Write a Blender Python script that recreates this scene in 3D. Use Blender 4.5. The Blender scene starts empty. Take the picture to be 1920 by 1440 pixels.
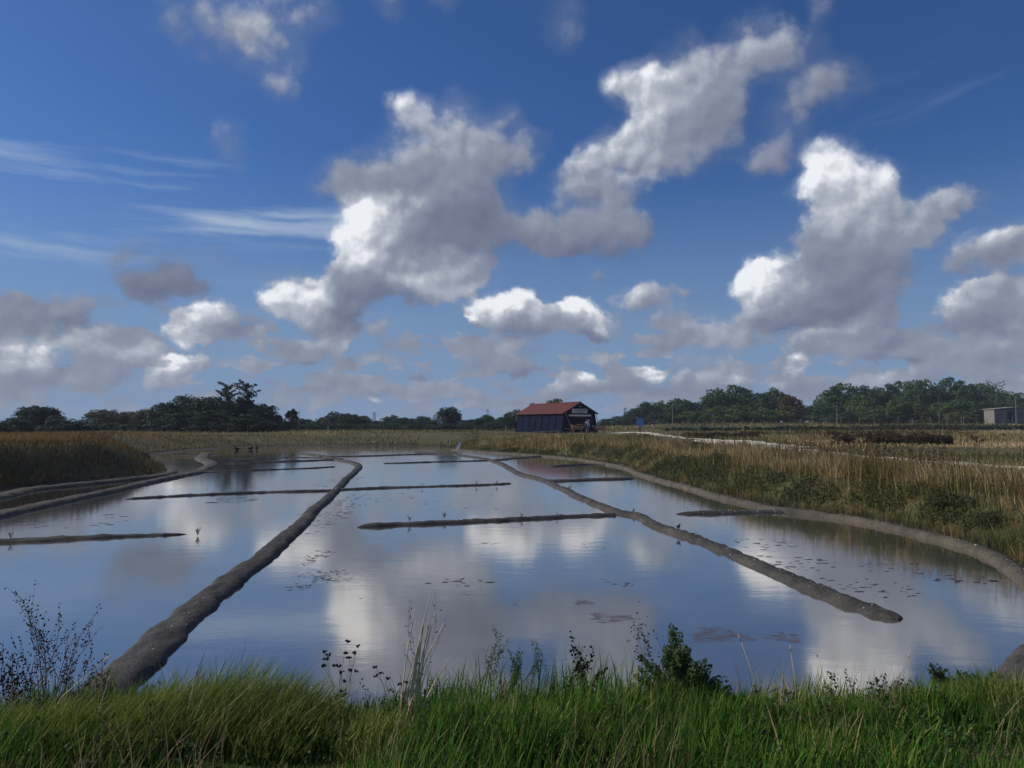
import bpy, math, random
import numpy as np
from mathutils import Vector, Matrix

random.seed(7)
rng = np.random.default_rng(11)
scene = bpy.context.scene
COL = scene.collection

# ------------------------------------------------------------------ camera
EYE = 2.6            # height of the lens above the water of the salt pans
FPX = 1443.0         # focal length in pixels of the 1920 px wide photograph
PITCH = math.atan(72 / FPX)
cam_data = bpy.data.cameras.new("camera")
cam_data.sensor_width = 36.0
cam_data.lens = 36.0 * FPX / 1920.0
cam_data.clip_start = 0.05
cam_data.clip_end = 9000
cam = bpy.data.objects.new("camera", cam_data)
cam.location = (0, 0, EYE)
cam.rotation_euler = (math.pi / 2 + PITCH, 0, 0)
COL.objects.link(cam)
scene.camera = cam

# ------------------------------------------------------------------ sun
SUN_AZ = math.radians(-78)     # from straight ahead towards the left
SUN_EL = math.radians(36)
sun_dir = Vector((math.sin(SUN_AZ) * math.cos(SUN_EL), math.cos(SUN_AZ) * math.cos(SUN_EL), math.sin(SUN_EL)))
sl = bpy.data.lights.new("sun", 'SUN')
sl.energy = 3.6
sl.angle = math.radians(0.6)
sl.color = (1.0, 0.93, 0.82)
so = bpy.data.objects.new("sun", sl)
so.rotation_euler = sun_dir.to_track_quat('Z', 'Y').to_euler()
so.location = (-30, 0, 40)
COL.objects.link(so)

scene.view_settings.view_transform = 'Standard'
scene.view_settings.look = 'None'
scene.view_settings.exposure = 0.0
scene.view_settings.gamma = 1.0
scene.view_settings.use_curve_mapping = False


# ------------------------------------------------------------------ node helper
class NT:
    def __init__(s, tree):
        s.t = tree
        s.n = tree.nodes
        s.l = tree.links

    def put(s, sock, v):
        if isinstance(v, bpy.types.NodeSocket):
            s.l.new(v, sock)
        elif v is not None:
            sock.default_value = v

    def math(s, op, a=None, b=None, c=None, clamp=False):
        n = s.n.new('ShaderNodeMath')
        n.operation = op
        n.use_clamp = clamp
        for i, v in enumerate((a, b, c)):
            if v is not None:
                s.put(n.inputs[i], v)
        return n.outputs[0]

    def vec(s, op, a=None, b=None, c=None):
        n = s.n.new('ShaderNodeVectorMath')
        n.operation = op
        for i, v in enumerate((a, b, c)):
            if v is not None:
                s.put(n.inputs[i], v)
        return n.outputs['Value'] if op in ('LENGTH', 'DOT_PRODUCT', 'DISTANCE') else n.outputs['Vector']

    def scale(s, a, f):
        n = s.n.new('ShaderNodeVectorMath')
        n.operation = 'SCALE'
        s.put(n.inputs[0], a)
        s.put(n.inputs['Scale'], f)
        return n.outputs['Vector']

    def noise(s, vec, scale, detail=5, rough=0.55, dims='3D', lac=2.0, dist=0.0, color=False):
        n = s.n.new('ShaderNodeTexNoise')
        n.noise_dimensions = dims
        s.put(n.inputs['Vector'], vec)
        n.inputs['Scale'].default_value = scale
        n.inputs['Detail'].default_value = detail
        n.inputs['Roughness'].default_value = rough
        n.inputs['Lacunarity'].default_value = lac
        n.inputs['Distortion'].default_value = dist
        return n.outputs['Color' if color else 'Fac']

    def range(s, v, a, b, c=0.0, d=1.0, smooth=True):
        n = s.n.new('ShaderNodeMapRange')
        n.interpolation_type = 'SMOOTHSTEP' if smooth else 'LINEAR'
        s.put(n.inputs[0], v)
        for i, x in enumerate((a, b, c, d)):
            s.put(n.inputs[i + 1], x)
        return n.outputs[0]

    def mix(s, f, a, b, blend='MIX'):
        n = s.n.new('ShaderNodeMix')
        n.data_type = 'RGBA'
        n.blend_type = blend
        s.put(n.inputs[0], f)
        for i, x in ((6, a), (7, b)):
            if not isinstance(x, bpy.types.NodeSocket):
                x = tuple(x) + ((1,) if len(x) == 3 else ())
            s.put(n.inputs[i], x)
        return n.outputs[2]

    def ramp(s, f, stops, interp='LINEAR'):
        n = s.n.new('ShaderNodeValToRGB')
        cr = n.color_ramp
        cr.interpolation = interp
        while len(cr.elements) < len(stops):
            cr.elements.new(0.5)
        for e, (p, c) in zip(cr.elements, stops):
            e.position = p
            e.color = tuple(c) + (1,)
        s.put(n.inputs[0], f)
        return n.outputs[0]

    def comb(s, x, y, z):
        n = s.n.new('ShaderNodeCombineXYZ')
        for i, v in enumerate((x, y, z)):
            s.put(n.inputs[i], v)
        return n.outputs[0]


# ------------------------------------------------------------------ sky
def az_el(px, py):
    a = (px - 960) / FPX
    b = (720 - py) / FPX
    d = Vector((a, math.cos(PITCH) - b * math.sin(PITCH), math.sin(PITCH) + b * math.cos(PITCH))).normalized()
    return math.atan2(d.x, d.y), math.asin(d.z)


# the cumulus of that day: direction (as seen from the bank), size, brightness, thickness
PUFFS = [
    # x, y, rx, ry, light, thickness
    (470, 10, 120, 60, .62, .42), (505, 80, 60, 80, .62, .42), (360, 25, 100, 60, .5, .24), (430, 95, 80, 60, .5, .22),
    (600, 15, 50, 35, .55, .4), (520, 150, 34, 30, .62, .34), (745, 8, 45, 22, .55, .5), (842, 12, 38, 24, .6, .5),
    (425, 258, 45, 52, .52, .42), (1045, 35, 48, 60, .5, .38), (590, 115, 50, 40, .4, .15),
    (772, 205, 52, 45, .78, 1.), (850, 240, 62, 62, .62, 1.), (930, 265, 66, 62, .52, .8), (985, 285, 45, 35, .5, .6),
    (800, 300, 110, 70, .58, 1.), (640, 345, 62, 50, .46, .8), (710, 345, 80, 55, .40, .9), (830, 380, 95, 80, .45, 1.),
    (900, 360, 75, 70, .36, 1.), (870, 450, 85, 70, .33, 1.), (960, 425, 80, 55, .4, 1.),
    (690, 425, 75, 62, 1.0, 1.3), (650, 470, 46, 46, .95, 1.), (745, 400, 45, 36, .95, 1.), (700, 500, 80, 60, .66, 1.), (640, 530, 55, 36, .5, .8),
    (840, 520, 92, 48, .74, 1.3), (800, 500, 60, 40, .62, 1.), (770, 455, 65, 50, .4, 1.), (700, 560, 60, 40, .32, .7), (760, 560, 60, 25, .3, .6),
    (1060, 415, 80, 55, .46, 1.), (1140, 410, 75, 42, .5, 1.), (1100, 450, 110, 36, .36, .9), (1185, 420, 45, 30, .44, .7), (1040, 490, 30, 45, .4, .3),
    (1190, 150, 66, 46, .80, 1.1), (1240, 190, 70, 65, .74, 1.1), (1290, 150, 66, 60, .62, 1.), (1360, 160, 80, 55, .52, .9),
    (1430, 95, 75, 52, .56, .8), (1500, 110, 75, 50, .48, .65), (1400, 80, 30, 25, .6, .5), (1280, 80, 55, 40, .42, .28),
    (1220, 260, 85, 62, .72, 1.1), (1160, 300, 80, 50, .68, 1.), (1100, 330, 60, 36, .58, .9), (1150, 360, 70, 30, .45, .7), (1300, 270, 85, 50, .46, .9), (1330, 210, 75, 50, .4, .8),
    (1540, 185, 80, 38, .44, .6), (1470, 250, 55, 50, .46, .6), (1430, 300, 45, 36, .46, .5), (1560, 10, 30, 34, .48, .35), (1600, 145, 50, 30, .4, .3),
    (1545, 305, 52, 38, .98, 1.2), (1530, 350, 48, 40, .9, 1.), (1580, 370, 65, 55, .74, 1.2), (1650, 335, 42, 42, .82, 1.), (1660, 400, 72, 50, .62, 1.), (1600, 435, 80, 48, .56, 1.),
    (1720, 420, 55, 34, .55, .8), (1800, 362, 46, 24, .58, .7), (1755, 390, 40, 26, .55, .6), (1570, 480, 85, 46, .44, 1.1), (1640, 490, 60, 40, .4, .8),
    (1420, 530, 46, 44, 1.0, 1.2), (1460, 520, 55, 42, .98, 1.2), (1500, 555, 70, 50, .66, 1.2), (1560, 540, 80, 56, .34, 1.2), (1630, 545, 48, 34, .5, .9),
    (1430, 585, 60, 26, .62, 1.), (1480, 600, 80, 22, .3, 1.), (1590, 590, 80, 26, .32, .8),
    (1885, 440, 62, 34, .66, .9), (1840, 475, 62, 28, .46, .6), (1930, 470, 60, 40, .5, .9), (1890, 540, 60, 30, .5, .9), (1805, 560, 44, 32, .80, 1.), (1870, 570, 80, 40, .58, 1.), (1820, 600, 80, 24, .36, .7),
    (1560, 640, 80, 26, .56, .8), (1660, 625, 70, 30, .44, .7), (1700, 650, 70, 22, .42, .6), (1500, 660, 50, 18, .48, .6), (1860, 655, 70, 28, .45, .7),
    (925, 592, 44, 34, 1.0, 1.2), (985, 585, 38, 36, 1.0, 1.1), (1045, 602, 66, 28, .68, 1.2), (1112, 592, 40, 36, .98, 1.2), (985, 622, 90, 22, .42, 1.1), (1110, 632, 36, 12, .26, .8),
    (1215, 548, 52, 26, .62, .9), (1285, 545, 36, 16, .48, .5), (1142, 518, 26, 15, .44, .45), (1265, 600, 40, 38, .48, .6), (1320, 620, 58, 28, .66, .8), (1240, 640, 60, 22, .48, .6),
    (550, 575, 52, 40, .84, 1.1), (585, 570, 36, 40, .8, 1.), (620, 600, 55, 40, .34, .8), (525, 525, 45, 26, .4, .5), (660, 610, 36, 22, .28, .6),
    (365, 612, 58, 42, .82, 1.1), (330, 600, 30, 26, .7, .8), (430, 630, 50, 24, .36, .6), (485, 648, 14, 20, .7, .7),
    (625, 640, 40, 24, .72, .9), (560, 655, 70, 26, .5, .8), (640, 680, 40, 18, .4, .6), (735, 625, 36, 26, .52, .6), (770, 692, 24, 10, .34, .5),
    (280, 485, 75, 50, .34, .5), (370, 500, 70, 44, .33, .42), (300, 530, 85, 34, .32, .36), (450, 500, 55, 30, .34, .26),
    (60, 590, 100, 34, .40, .7), (160, 575, 50, 45, .40, .5), (20, 615, 50, 30, .5, .7), (165, 635, 40, 22, .82, .9), (235, 625, 36, 22, .55, .7), (200, 665, 90, 32, .55, .9),
    (85, 670, 24, 32, .78, .9), (20, 675, 40, 30, .72, .9), (265, 660, 30, 20, .72, .8), (335, 692, 42, 24, .96, 1.1), (290, 708, 40, 18, .6, .8), (120, 708, 70, 20, .56, .8), (20, 715, 60, 16, .45, .6),
    (915, 668, 80, 28, .5, .8), (870, 650, 44, 18, .48, .5), (960, 690, 60, 14, .42, .6), (1000, 650, 50, 16, .4, .5),
    (1490, 690, 30, 22, 1.0, 1.), (1460, 705, 44, 16, .7, .8), (1220, 700, 34, 18, .9, .9), (1080, 722, 48, 18, .85, .9), (1375, 705, 24, 14, .85, .8), (1300, 708, 50, 14, .6, .8),
    (1150, 730, 120, 20, .42, .9), (1330, 735, 110, 24, .4, .9), (1000, 745, 90, 18, .42, .7), (1500, 725, 60, 18, .4, .8), (1640, 705, 60, 14, .7, .8), (1720, 690, 60, 16, .5, .6), (1880, 700, 60, 16, .55, .6),
    (690, 725, 55, 18, .5, .5), (695, 753, 14, 11, .85, .7), (785, 755, 22, 9, .7, .6), (875, 750, 22, 12, .75, .6), (600, 730, 50, 12, .42, .4),
]

SKY_STRENGTH = 0.1


def build_world():
    w = bpy.data.worlds.new("World")
    scene.world = w
    w.use_nodes = True
    w.node_tree.nodes.clear()
    g = NT(w.node_tree)
    sky = g.n.new('ShaderNodeTexSky')
    sky.sky_type = 'NISHITA'
    sky.sun_disc = False
    sky.sun_elevation = SUN_EL
    sky.sun_rotation = SUN_AZ
    sky.altitude = 0
    sky.air_density = 1.0
    sky.dust_density = 0.6
    sky.ozone_density = 2.2
    tc = g.n.new('ShaderNodeTexCoord')
    D = tc.outputs['Generated']
    sep = g.n.new('ShaderNodeSeparateXYZ')
    g.l.new(D, sep.inputs[0])
    x, y, z = sep.outputs
    az = g.math('ARCTAN2', x, y)
    el = g.math('ARCSINE', z)
    uv0 = g.comb(az, el, 0.0)
    # billows: fractal warp of the directions
    wc = g.noise(D, 9.0, 5, 0.60, color=True)
    wv = g.vec('SUBTRACT', wc, (0.5, 0.5, 0.5))
    wv = g.vec('MULTIPLY', wv, (0.10, 0.085, 0.0))
    uv = g.vec('ADD', uv0, wv)
    # away from the part of the sky in view: the same broken cumulus by noise
    aaz = g.math('ABSOLUTE', az)
    outside = g.math('MAXIMUM', g.range(aaz, 0.62, 0.82), g.range(el, 0.50, 0.68))
    gen = g.noise(g.vec('MULTIPLY', D, (1, 1, 1.9)), 3.3, 6, 0.55)
    gw = g.math('MULTIPLY', g.range(gen, 0.50, 0.64, 0.0, 1.1), outside)
    # low bank of small cumulus along the horizon
    low = g.noise(g.vec('MULTIPLY', D, (1, 1, 2.6)), 17.0, 6, 0.60)
    lm = g.math('MULTIPLY', g.range(el, -0.02, 0.03), g.range(el, 0.19, 0.05))
    lw = g.math('MULTIPLY', g.range(low, 0.41, 0.55, 0.0, 0.75), lm)
    extra = g.math('ADD', gw, lw)
    extra_b = g.math('MULTIPLY', extra, 0.54)
    # heaped round billows with finer fractal detail on them
    Dw = g.vec('ADD', D, g.scale(wv, 0.35))

    def billow(v, detail):
        a = g.n.new('ShaderNodeTexVoronoi')
        a.feature = 'F1'
        a.inputs['Scale'].default_value = 20.0
        a.inputs['Detail'].default_value = 1.0
        a.inputs['Roughness'].default_value = 0.55
        a.inputs['Lacunarity'].default_value = 2.3
        g.l.new(v, a.inputs['Vector'])
        f = g.noise(v, 19.0, detail, 0.60)
        return g.math('MULTIPLY_ADD', a.outputs['Distance'], -0.42, g.math('MULTIPLY_ADD', f, 0.85, 0.26))
    f1 = billow(Dw, 6)
    f2 = billow(g.vec('ADD', Dw, (-0.007, 0.0, 0.010)), 3)
    f1c = g.math('SUBTRACT', f1, 0.47)
    emb = g.math('SUBTRACT', f1, f2)
    k = 1.0 / SKY_STRENGTH
    # thin cirrus combed by the wind
    q = g.vec('MULTIPLY', g.vec('ADD', uv0, g.vec('MULTIPLY', wv, (0.25, 0.25, 0))), (2.2, 26.0, 1))
    qs = g.vec('ADD', q, g.comb(0.0, g.math('MULTIPLY', g.math('MULTIPLY', az, g.math('ADD', az, 0.9)), -3.0), 0.0))
    cir = g.range(g.noise(qs, 1.0, 5, 0.55), 0.46, 0.72)
    cmask = None
    for (px, py, rx, ry, amp) in [(170, 355, 460, 75, 1.2), (420, 385, 330, 60, 1.2), (60, 462, 240, 30, 1.1), (330, 430, 160, 30, .5), (1700, 210, 130, 45, .5), (480, 560, 300, 60, .35), (1900, 90, 160, 60, .1)]:
        a, e = az_el(px, py)
        sx, sy = FPX / (rx * 1.4), FPX / (ry * 1.4)
        n = g.vec('MULTIPLY_ADD', uv0, (sx, sy, 0), (-a * sx, -e * sy, 1.0))
        wgt = g.math('MULTIPLY', g.math('MAXIMUM', g.math('SUBTRACT', 2.0, g.vec('DOT_PRODUCT', n, n)), 0.0), amp)
        cmask = wgt if cmask is None else g.math('ADD', cmask, wgt)
    cmask = g.math('ADD', cmask, g.math('MULTIPLY', outside, 0.25))
    cir = g.math('MULTIPLY', g.math('MULTIPLY', cir, cmask), 0.5)
    # clear sky, a little deeper than the model's
    base = g.vec('MULTIPLY', sky.outputs[0], SKY_TINT)
    hz = g.range(el, 0.34, -0.01, 0.0, 0.95)
    base = g.mix(hz, base, (.20 * k, .30 * k, .475 * k))
    base = g.mix(cir, base, (.36 * k, .46 * k, .62 * k))
    ha = g.range(el, 0.09, 0.0, 0.0, 0.35)
    horizon_blue = (.24 * k, .30 * k, .42 * k)

    # one puff = one small node group: weight falls from the middle to the rim, upper left side brighter
    pg = bpy.data.node_groups.new("puff", 'ShaderNodeTree')
    for nm, ty in (("uv", 'Vector'), ("size", 'Vector'), ("offset", 'Vector'), ("light", 'Vector'), ("amp", 'Float'), ("S", 'Float'), ("B", 'Float')):
        pg.interface.new_socket(name=nm, in_out='INPUT', socket_type='NodeSocket' + ty)
    for nm in ("S", "B"):
        pg.interface.new_socket(name=nm, in_out='OUTPUT', socket_type='NodeSocketFloat')
    p = NT(pg)
    gi = p.n.new('NodeGroupInput')
    n = p.vec('MULTIPLY_ADD', gi.outputs[0], gi.outputs[1], gi.outputs[2])
    d = p.vec('DOT_PRODUCT', n, n)
    wgt = p.math('MAXIMUM', p.math('SUBTRACT', 2.0, d), 0.0)
    w2 = p.math('MULTIPLY', p.math('MULTIPLY', wgt, wgt), gi.outputs[4])
    bb = p.vec('DOT_PRODUCT', n, gi.outputs[3])
    go = p.n.new('NodeGroupOutput')
    p.l.new(p.math('ADD', w2, gi.outputs[5]), go.inputs[0])
    p.l.new(p.math('MULTIPLY_ADD', w2, bb, gi.outputs[6]), go.inputs[1])

    sized = []
    for (px, py, rx, ry, b, amp) in PUFFS:
        a, e = az_el(px, py)
        b = min(1.05, 0.5 + (b - 0.5) * 1.22)
        if amp < 0.85 and py < 400:
            amp = min(0.95, amp * 1.35)
        sized.append((a, e, rx * PUFF_SIZE / FPX, ry * PUFF_SIZE / FPX, b, amp))

    soft = g.range(el, 0.12, 0.36, 1.9, 0.95)   # low clouds stand crisp, high ones are torn and soft
    cells = [0]

    def field(cell):
        """cloud closure of one window of the sky: only the puffs that reach into it"""
        a0, a1, e0, e1 = cell
        cells[0] += 1
        fg = bpy.data.node_groups.new("sky_window", 'ShaderNodeTree')
        ins = (("uv", uv, 'Vector'), ("S", extra, 'Float'), ("B", extra_b, 'Float'), ("f1c", f1c, 'Float'), ("emb", emb, 'Float'), ("base", base, 'Color'), ("ha", ha, 'Float'), ("soft", soft, 'Float'))
        for nm, sock, ty in ins:
            fg.interface.new_socket(name=nm, in_out='INPUT', socket_type='NodeSocket' + ty)
        fg.interface.new_socket(name="sky", in_out='OUTPUT', socket_type='NodeSocketShader')
        h = NT(fg)
        iu, iS, iB, if1, iem, iba, iha, iso = h.n.new('NodeGroupInput').outputs[:8]
        S, B = iS, iB
        m = 0.05
        for (a, e, ra, re, b, amp) in sized:
            if a + ra + m < a0 or a - ra - m > a1 or e + re + m < e0 or e - re - m > e1:
                continue
            q = h.n.new('ShaderNodeGroup')
            q.node_tree = pg
            h.l.new(iu, q.inputs[0])
            q.inputs[1].default_value = (1 / ra, 1 / re, 0)
            q.inputs[2].default_value = (-a / ra, -e / re, 1)
            q.inputs[3].default_value = (-0.10, 0.26, b)
            q.inputs[4].default_value = amp
            h.l.new(S, q.inputs[5])
            h.l.new(B, q.inputs[6])
            S, B = q.outputs
        bright = h.math('DIVIDE', B, h.math('ADD', S, 0.02))
        dens = h.math('MULTIPLY_ADD', if1, h.range(S, 0.0, 0.35, 0.0, 1.6), S)
        alpha = h.math('MINIMUM', h.math('MAXIMUM', h.math('MULTIPLY', h.math('SUBTRACT', dens, 0.03), iso), 0.0), 1.0)
        alpha = h.range(alpha, 0.0, 1.0)
        veil = h.math('MULTIPLY', h.range(S, 0.03, 0.75, 0.0, 0.62), h.range(if1, -0.16, 0.14, 0.35, 1.0))
        alpha = h.math('MAXIMUM', alpha, veil)
        bright = h.math('MULTIPLY_ADD', iem, h.range(bright, 0.35, 0.85, 0.38, 0.85), bright)
        bright = h.math('ADD', bright, h.range(S, 0.7, 2.2, 0.0, -0.03))
        ccol = h.ramp(bright, CLOUD_RAMP)
        ccol = h.vec('MULTIPLY', ccol, (k, k, k))
        ccol = h.mix(iha, ccol, horizon_blue)
        bg = h.n.new('ShaderNodeBackground')
        bg.inputs['Strength'].default_value = SKY_STRENGTH
        h.l.new(h.mix(alpha, iba, ccol), bg.inputs['Color'])
        h.l.new(bg.outputs[0], h.n.new('NodeGroupOutput').inputs[0])
        u = g.n.new('ShaderNodeGroup')
        u.node_tree = fg
        for q, (nm, sock, ty) in zip(u.inputs, ins):
            g.l.new(sock, q)
        return u.outputs[0]

    def tree(cell, depth):
        a0, a1, e0, e1 = cell
        if depth == 0:
            return field(cell)
        if depth % 2:
            mid = (a0 + a1) / 2
            lo, hi, c = (a0, mid, e0, e1), (mid, a1, e0, e1), az
        else:
            mid = (e0 + e1) / 2
            lo, hi, c = (a0, a1, e0, mid), (a0, a1, mid, e1), el
        ms = g.n.new('ShaderNodeMixShader')
        g.l.new(g.math('GREATER_THAN', c, mid), ms.inputs[0])
        g.l.new(tree(lo, depth - 1), ms.inputs[1])
        g.l.new(tree(hi, depth - 1), ms.inputs[2])
        return ms.outputs[0]

    inside = tree((-0.62, 0.62, -0.02, 0.55), 5)
    # beyond the edges of that window (with the reach of its puffs) and below the horizon
    far_az = g.math('GREATER_THAN', aaz, 0.80)
    far_el = g.math('MAXIMUM', g.math('GREATER_THAN', el, 0.74), g.math('LESS_THAN', el, -0.03))
    ms = g.n.new('ShaderNodeMixShader')
    g.l.new(g.math('MAXIMUM', far_az, far_el), ms.inputs[0])
    g.l.new(inside, ms.inputs[1])
    g.l.new(field((9, 9.1, 9, 9.1)), ms.inputs[2])
    wo = g.n.new('ShaderNodeOutputWorld')
    g.l.new(ms.outputs[0], wo.inputs['Surface'])
    w.cycles.sampling_method = 'MANUAL'
    w.cycles.sample_map_resolution = 512


SKY_TINT = (0.27, 0.465, 0.78)
PUFF_SIZE = 1.36
CLOUD_RAMP = [(0.0, (.10, .125, .20)), (0.30, (.17, .20, .29)), (0.55, (.26, .295, .385)), (0.8, (.46, .49, .57)), (1.0, (.86, .88, .92))]
build_world()


# ------------------------------------------------------------------ helpers
def tag(o, label=None, cat=None, group=None, kind=None):
    if label:
        o["label"] = label
    if cat:
        o["category"] = cat
    if group:
        o["group"] = group
    if kind:
        o["kind"] = kind
    return o


def at(px, py, z=0.0):
    """where a line of sight through the photograph meets the level z"""
    a = (px - 960) / FPX
    b = (720 - py) / FPX
    dx, dy, dz = a, math.cos(PITCH) - b * math.sin(PITCH), math.sin(PITCH) + b * math.cos(PITCH)
    t = (z - EYE) / dz
    return (dx * t, dy * t)


def at_depth(px, py, dist):
    a = (px - 960) / FPX
    b = (720 - py) / FPX
    dy, dz = math.cos(PITCH) - b * math.sin(PITCH), math.sin(PITCH) + b * math.cos(PITCH)
    t = dist / dy
    return (a * t, dist, EYE + dz * t)


def hash2(ix, iy, seed):
    h = (ix.astype(np.int64) * 374761393 + iy.astype(np.int64) * 668265263 + seed * 2147483647) & 0xffffffff
    h = ((h ^ (h >> 13)) * 1274126177) & 0xffffffff
    h = h ^ (h >> 16)
    return (h & 0xffff) / 65535.0


def vnoise(x, y, seed=0, octaves=3):
    x = np.asarray(x, float)
    y = np.asarray(y, float)
    tot = 0.0
    amp = 0.5
    norm = 0.0
    for o in range(octaves):
        xi, yi = np.floor(x), np.floor(y)
        fx, fy = x - xi, y - yi
        fx = fx * fx * (3 - 2 * fx)
        fy = fy * fy * (3 - 2 * fy)
        a = hash2(xi, yi, seed + o)
        b = hash2(xi + 1, yi, seed + o)
        c = hash2(xi, yi + 1, seed + o)
        d = hash2(xi + 1, yi + 1, seed + o)
        tot = tot + amp * ((a * (1 - fx) + b * fx) * (1 - fy) + (c * (1 - fx) + d * fx) * fy)
        norm += amp
        amp *= 0.5
        x = x * 2.03 + 11.7
        y = y * 2.03 + 5.3
    return tot / norm


def sstep(a, b, x):
    t = np.clip((x - a) / (b - a), 0, 1)
    return t * t * (3 - 2 * t)


def mesh_np(name, V, F, mat, parent=None, smooth=False, attrs=None):
    """V (n,3) and F (m,3) or (m,4) arrays -> one linked mesh object"""
    V = np.ascontiguousarray(V, np.float32)
    F = np.ascontiguousarray(F, np.int32)
    me = bpy.data.meshes.new(name)
    me.vertices.add(len(V))
    me.vertices.foreach_set("co", V.ravel())
    k = F.shape[1]
    me.loops.add(F.size)
    me.loops.foreach_set("vertex_index", F.ravel())
    me.polygons.add(len(F))
    me.polygons.foreach_set("loop_start", np.arange(0, F.size, k, dtype=np.int32))
    if smooth:
        me.polygons.foreach_set("use_smooth", np.ones(len(F), bool))
    me.update(calc_edges=True)
    if attrs:
        for an, av in attrs.items():
            at_ = me.attributes.new(an, 'FLOAT', 'POINT')
            at_.data.foreach_set("value", np.ascontiguousarray(av, np.float32))
    if mat:
        me.materials.append(mat)
    o = bpy.data.objects.new(name, me)
    COL.objects.link(o)
    if parent:
        o.parent = parent
    return o


def empty(name, loc=(0, 0, 0), rz=0.0):
    o = bpy.data.objects.new(name, None)
    o.location = loc
    o.rotation_euler = (0, 0, rz)
    COL.objects.link(o)
    return o


class MB:
    """collects simple shapes and links them as one mesh"""

    def __init__(s):
        s.v, s.f = [], []

    def poly(s, pts):
        i = len(s.v)
        s.v += [tuple(p) for p in pts]
        s.f.append(tuple(range(i, i + len(pts))))
        return s

    def hexa(s, p):
        """8 corners: 4 below, 4 above, both counter-clockwise"""
        i = len(s.v)
        s.v += [tuple(q) for q in p]
        for f in ((3, 2, 1, 0), (4, 5, 6, 7), (0, 1, 5, 4), (1, 2, 6, 5), (2, 3, 7, 6), (3, 0, 4, 7)):
            s.f.append(tuple(i + q for q in f))
        return s

    def box(s, x0, x1, y0, y1, z0, z1):
        return s.hexa([(x0, y0, z0), (x1, y0, z0), (x1, y1, z0), (x0, y1, z0), (x0, y0, z1), (x1, y0, z1), (x1, y1, z1), (x0, y1, z1)])

    def bar(s, a, b, w, h=None, up=(0, 0, 1)):
        h = h or w
        a, b = Vector(a), Vector(b)
        d = (b - a).normalized()
        u = Vector(up)
        if abs(d.dot(u)) > 0.95:
            u = Vector((0, 1, 0))
        r = d.cross(u).normalized() * w / 2
        u = r.cross(d).normalized() * h / 2
        return s.hexa([a - r - u, a + r - u, b + r - u, b - r - u, a - r + u, a + r + u, b + r + u, b - r + u])

    def tube(s, pts, rad, sides=5, cap=True):
        pts = [Vector(p) for p in pts]
        if not isinstance(rad, (list, tuple)):
            rad = [rad] * len(pts)
        i0 = len(s.v)
        for k, p in enumerate(pts):
            d = (pts[min(k + 1, len(pts) - 1)] - pts[max(k - 1, 0)])
            d = d.normalized() if d.length > 1e-9 else Vector((0, 0, 1))
            u = Vector((0, 1, 0)) if abs(d.z) > 0.8 else Vector((0, 0, 1))
            r = d.cross(u).normalized()
            u = r.cross(d)
            for q in range(sides):
                t = 2 * math.pi * q / sides
                s.v.append(tuple(p + (r * math.cos(t) + u * math.sin(t)) * rad[k]))
        for k in range(len(pts) - 1):
            for q in range(sides):
                a = i0 + k * sides + q
                b = i0 + k * sides + (q + 1) % sides
                s.f.append((a, b, b + sides, a + sides))
        if cap:
            s.f.append(tuple(i0 + q for q in reversed(range(sides))))
            s.f.append(tuple(i0 + (len(pts) - 1) * sides + q for q in range(sides)))
        return s

    def blob(s, c, r, seg=6, rings=4):
        """small rounded lump"""
        c = Vector(c)
        if not isinstance(r, (list, tuple)):
            r = (r, r, r)
        i0 = len(s.v)
        s.v.append(tuple(c + Vector((0, 0, r[2]))))
        for k in range(1, rings):
            t = math.pi * k / rings
            for q in range(seg):
                p = 2 * math.pi * q / seg + k * 0.4
                j = random.uniform(0.85, 1.12)
                s.v.append(tuple(c + Vector((r[0] * math.sin(t) * math.cos(p) * j, r[1] * math.sin(t) * math.sin(p) * j, r[2] * math.cos(t)))))
        s.v.append(tuple(c - Vector((0, 0, r[2]))))
        last = len(s.v) - 1
        for q in range(seg):
            s.f.append((i0, i0 + 1 + q, i0 + 1 + (q + 1) % seg))
            s.f.append((last, i0 + 1 + (rings - 2) * seg + (q + 1) % seg, i0 + 1 + (rings - 2) * seg + q))
        for k in range(rings - 2):
            for q in range(seg):
                a = i0 + 1 + k * seg + q
                b = i0 + 1 + k * seg + (q + 1) % seg
                s.f.append((a, a + seg, b + seg, b))
        return s

    def build(s, name, mat, parent=None, smooth=False, bevel=0.0):
        me = bpy.data.meshes.new(name)
        me.from_pydata(s.v, [], s.f)
        if smooth:
            for p in me.polygons:
                p.use_smooth = True
        if mat:
            me.materials.append(mat)
        me.update()
        o = bpy.data.objects.new(name, me)
        COL.objects.link(o)
        if parent:
            o.parent = parent
        if bevel:
            b = o.modifiers.new("bevel", 'BEVEL')
            b.width = bevel
            b.segments = 2
        return o


# ------------------------------------------------------------------ materials
def new_mat(name):
    m = bpy.data.materials.new(name)
    m.use_nodes = True
    g = NT(m.node_tree)
    return m, g, m.node_tree.nodes['Principled BSDF']


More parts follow.
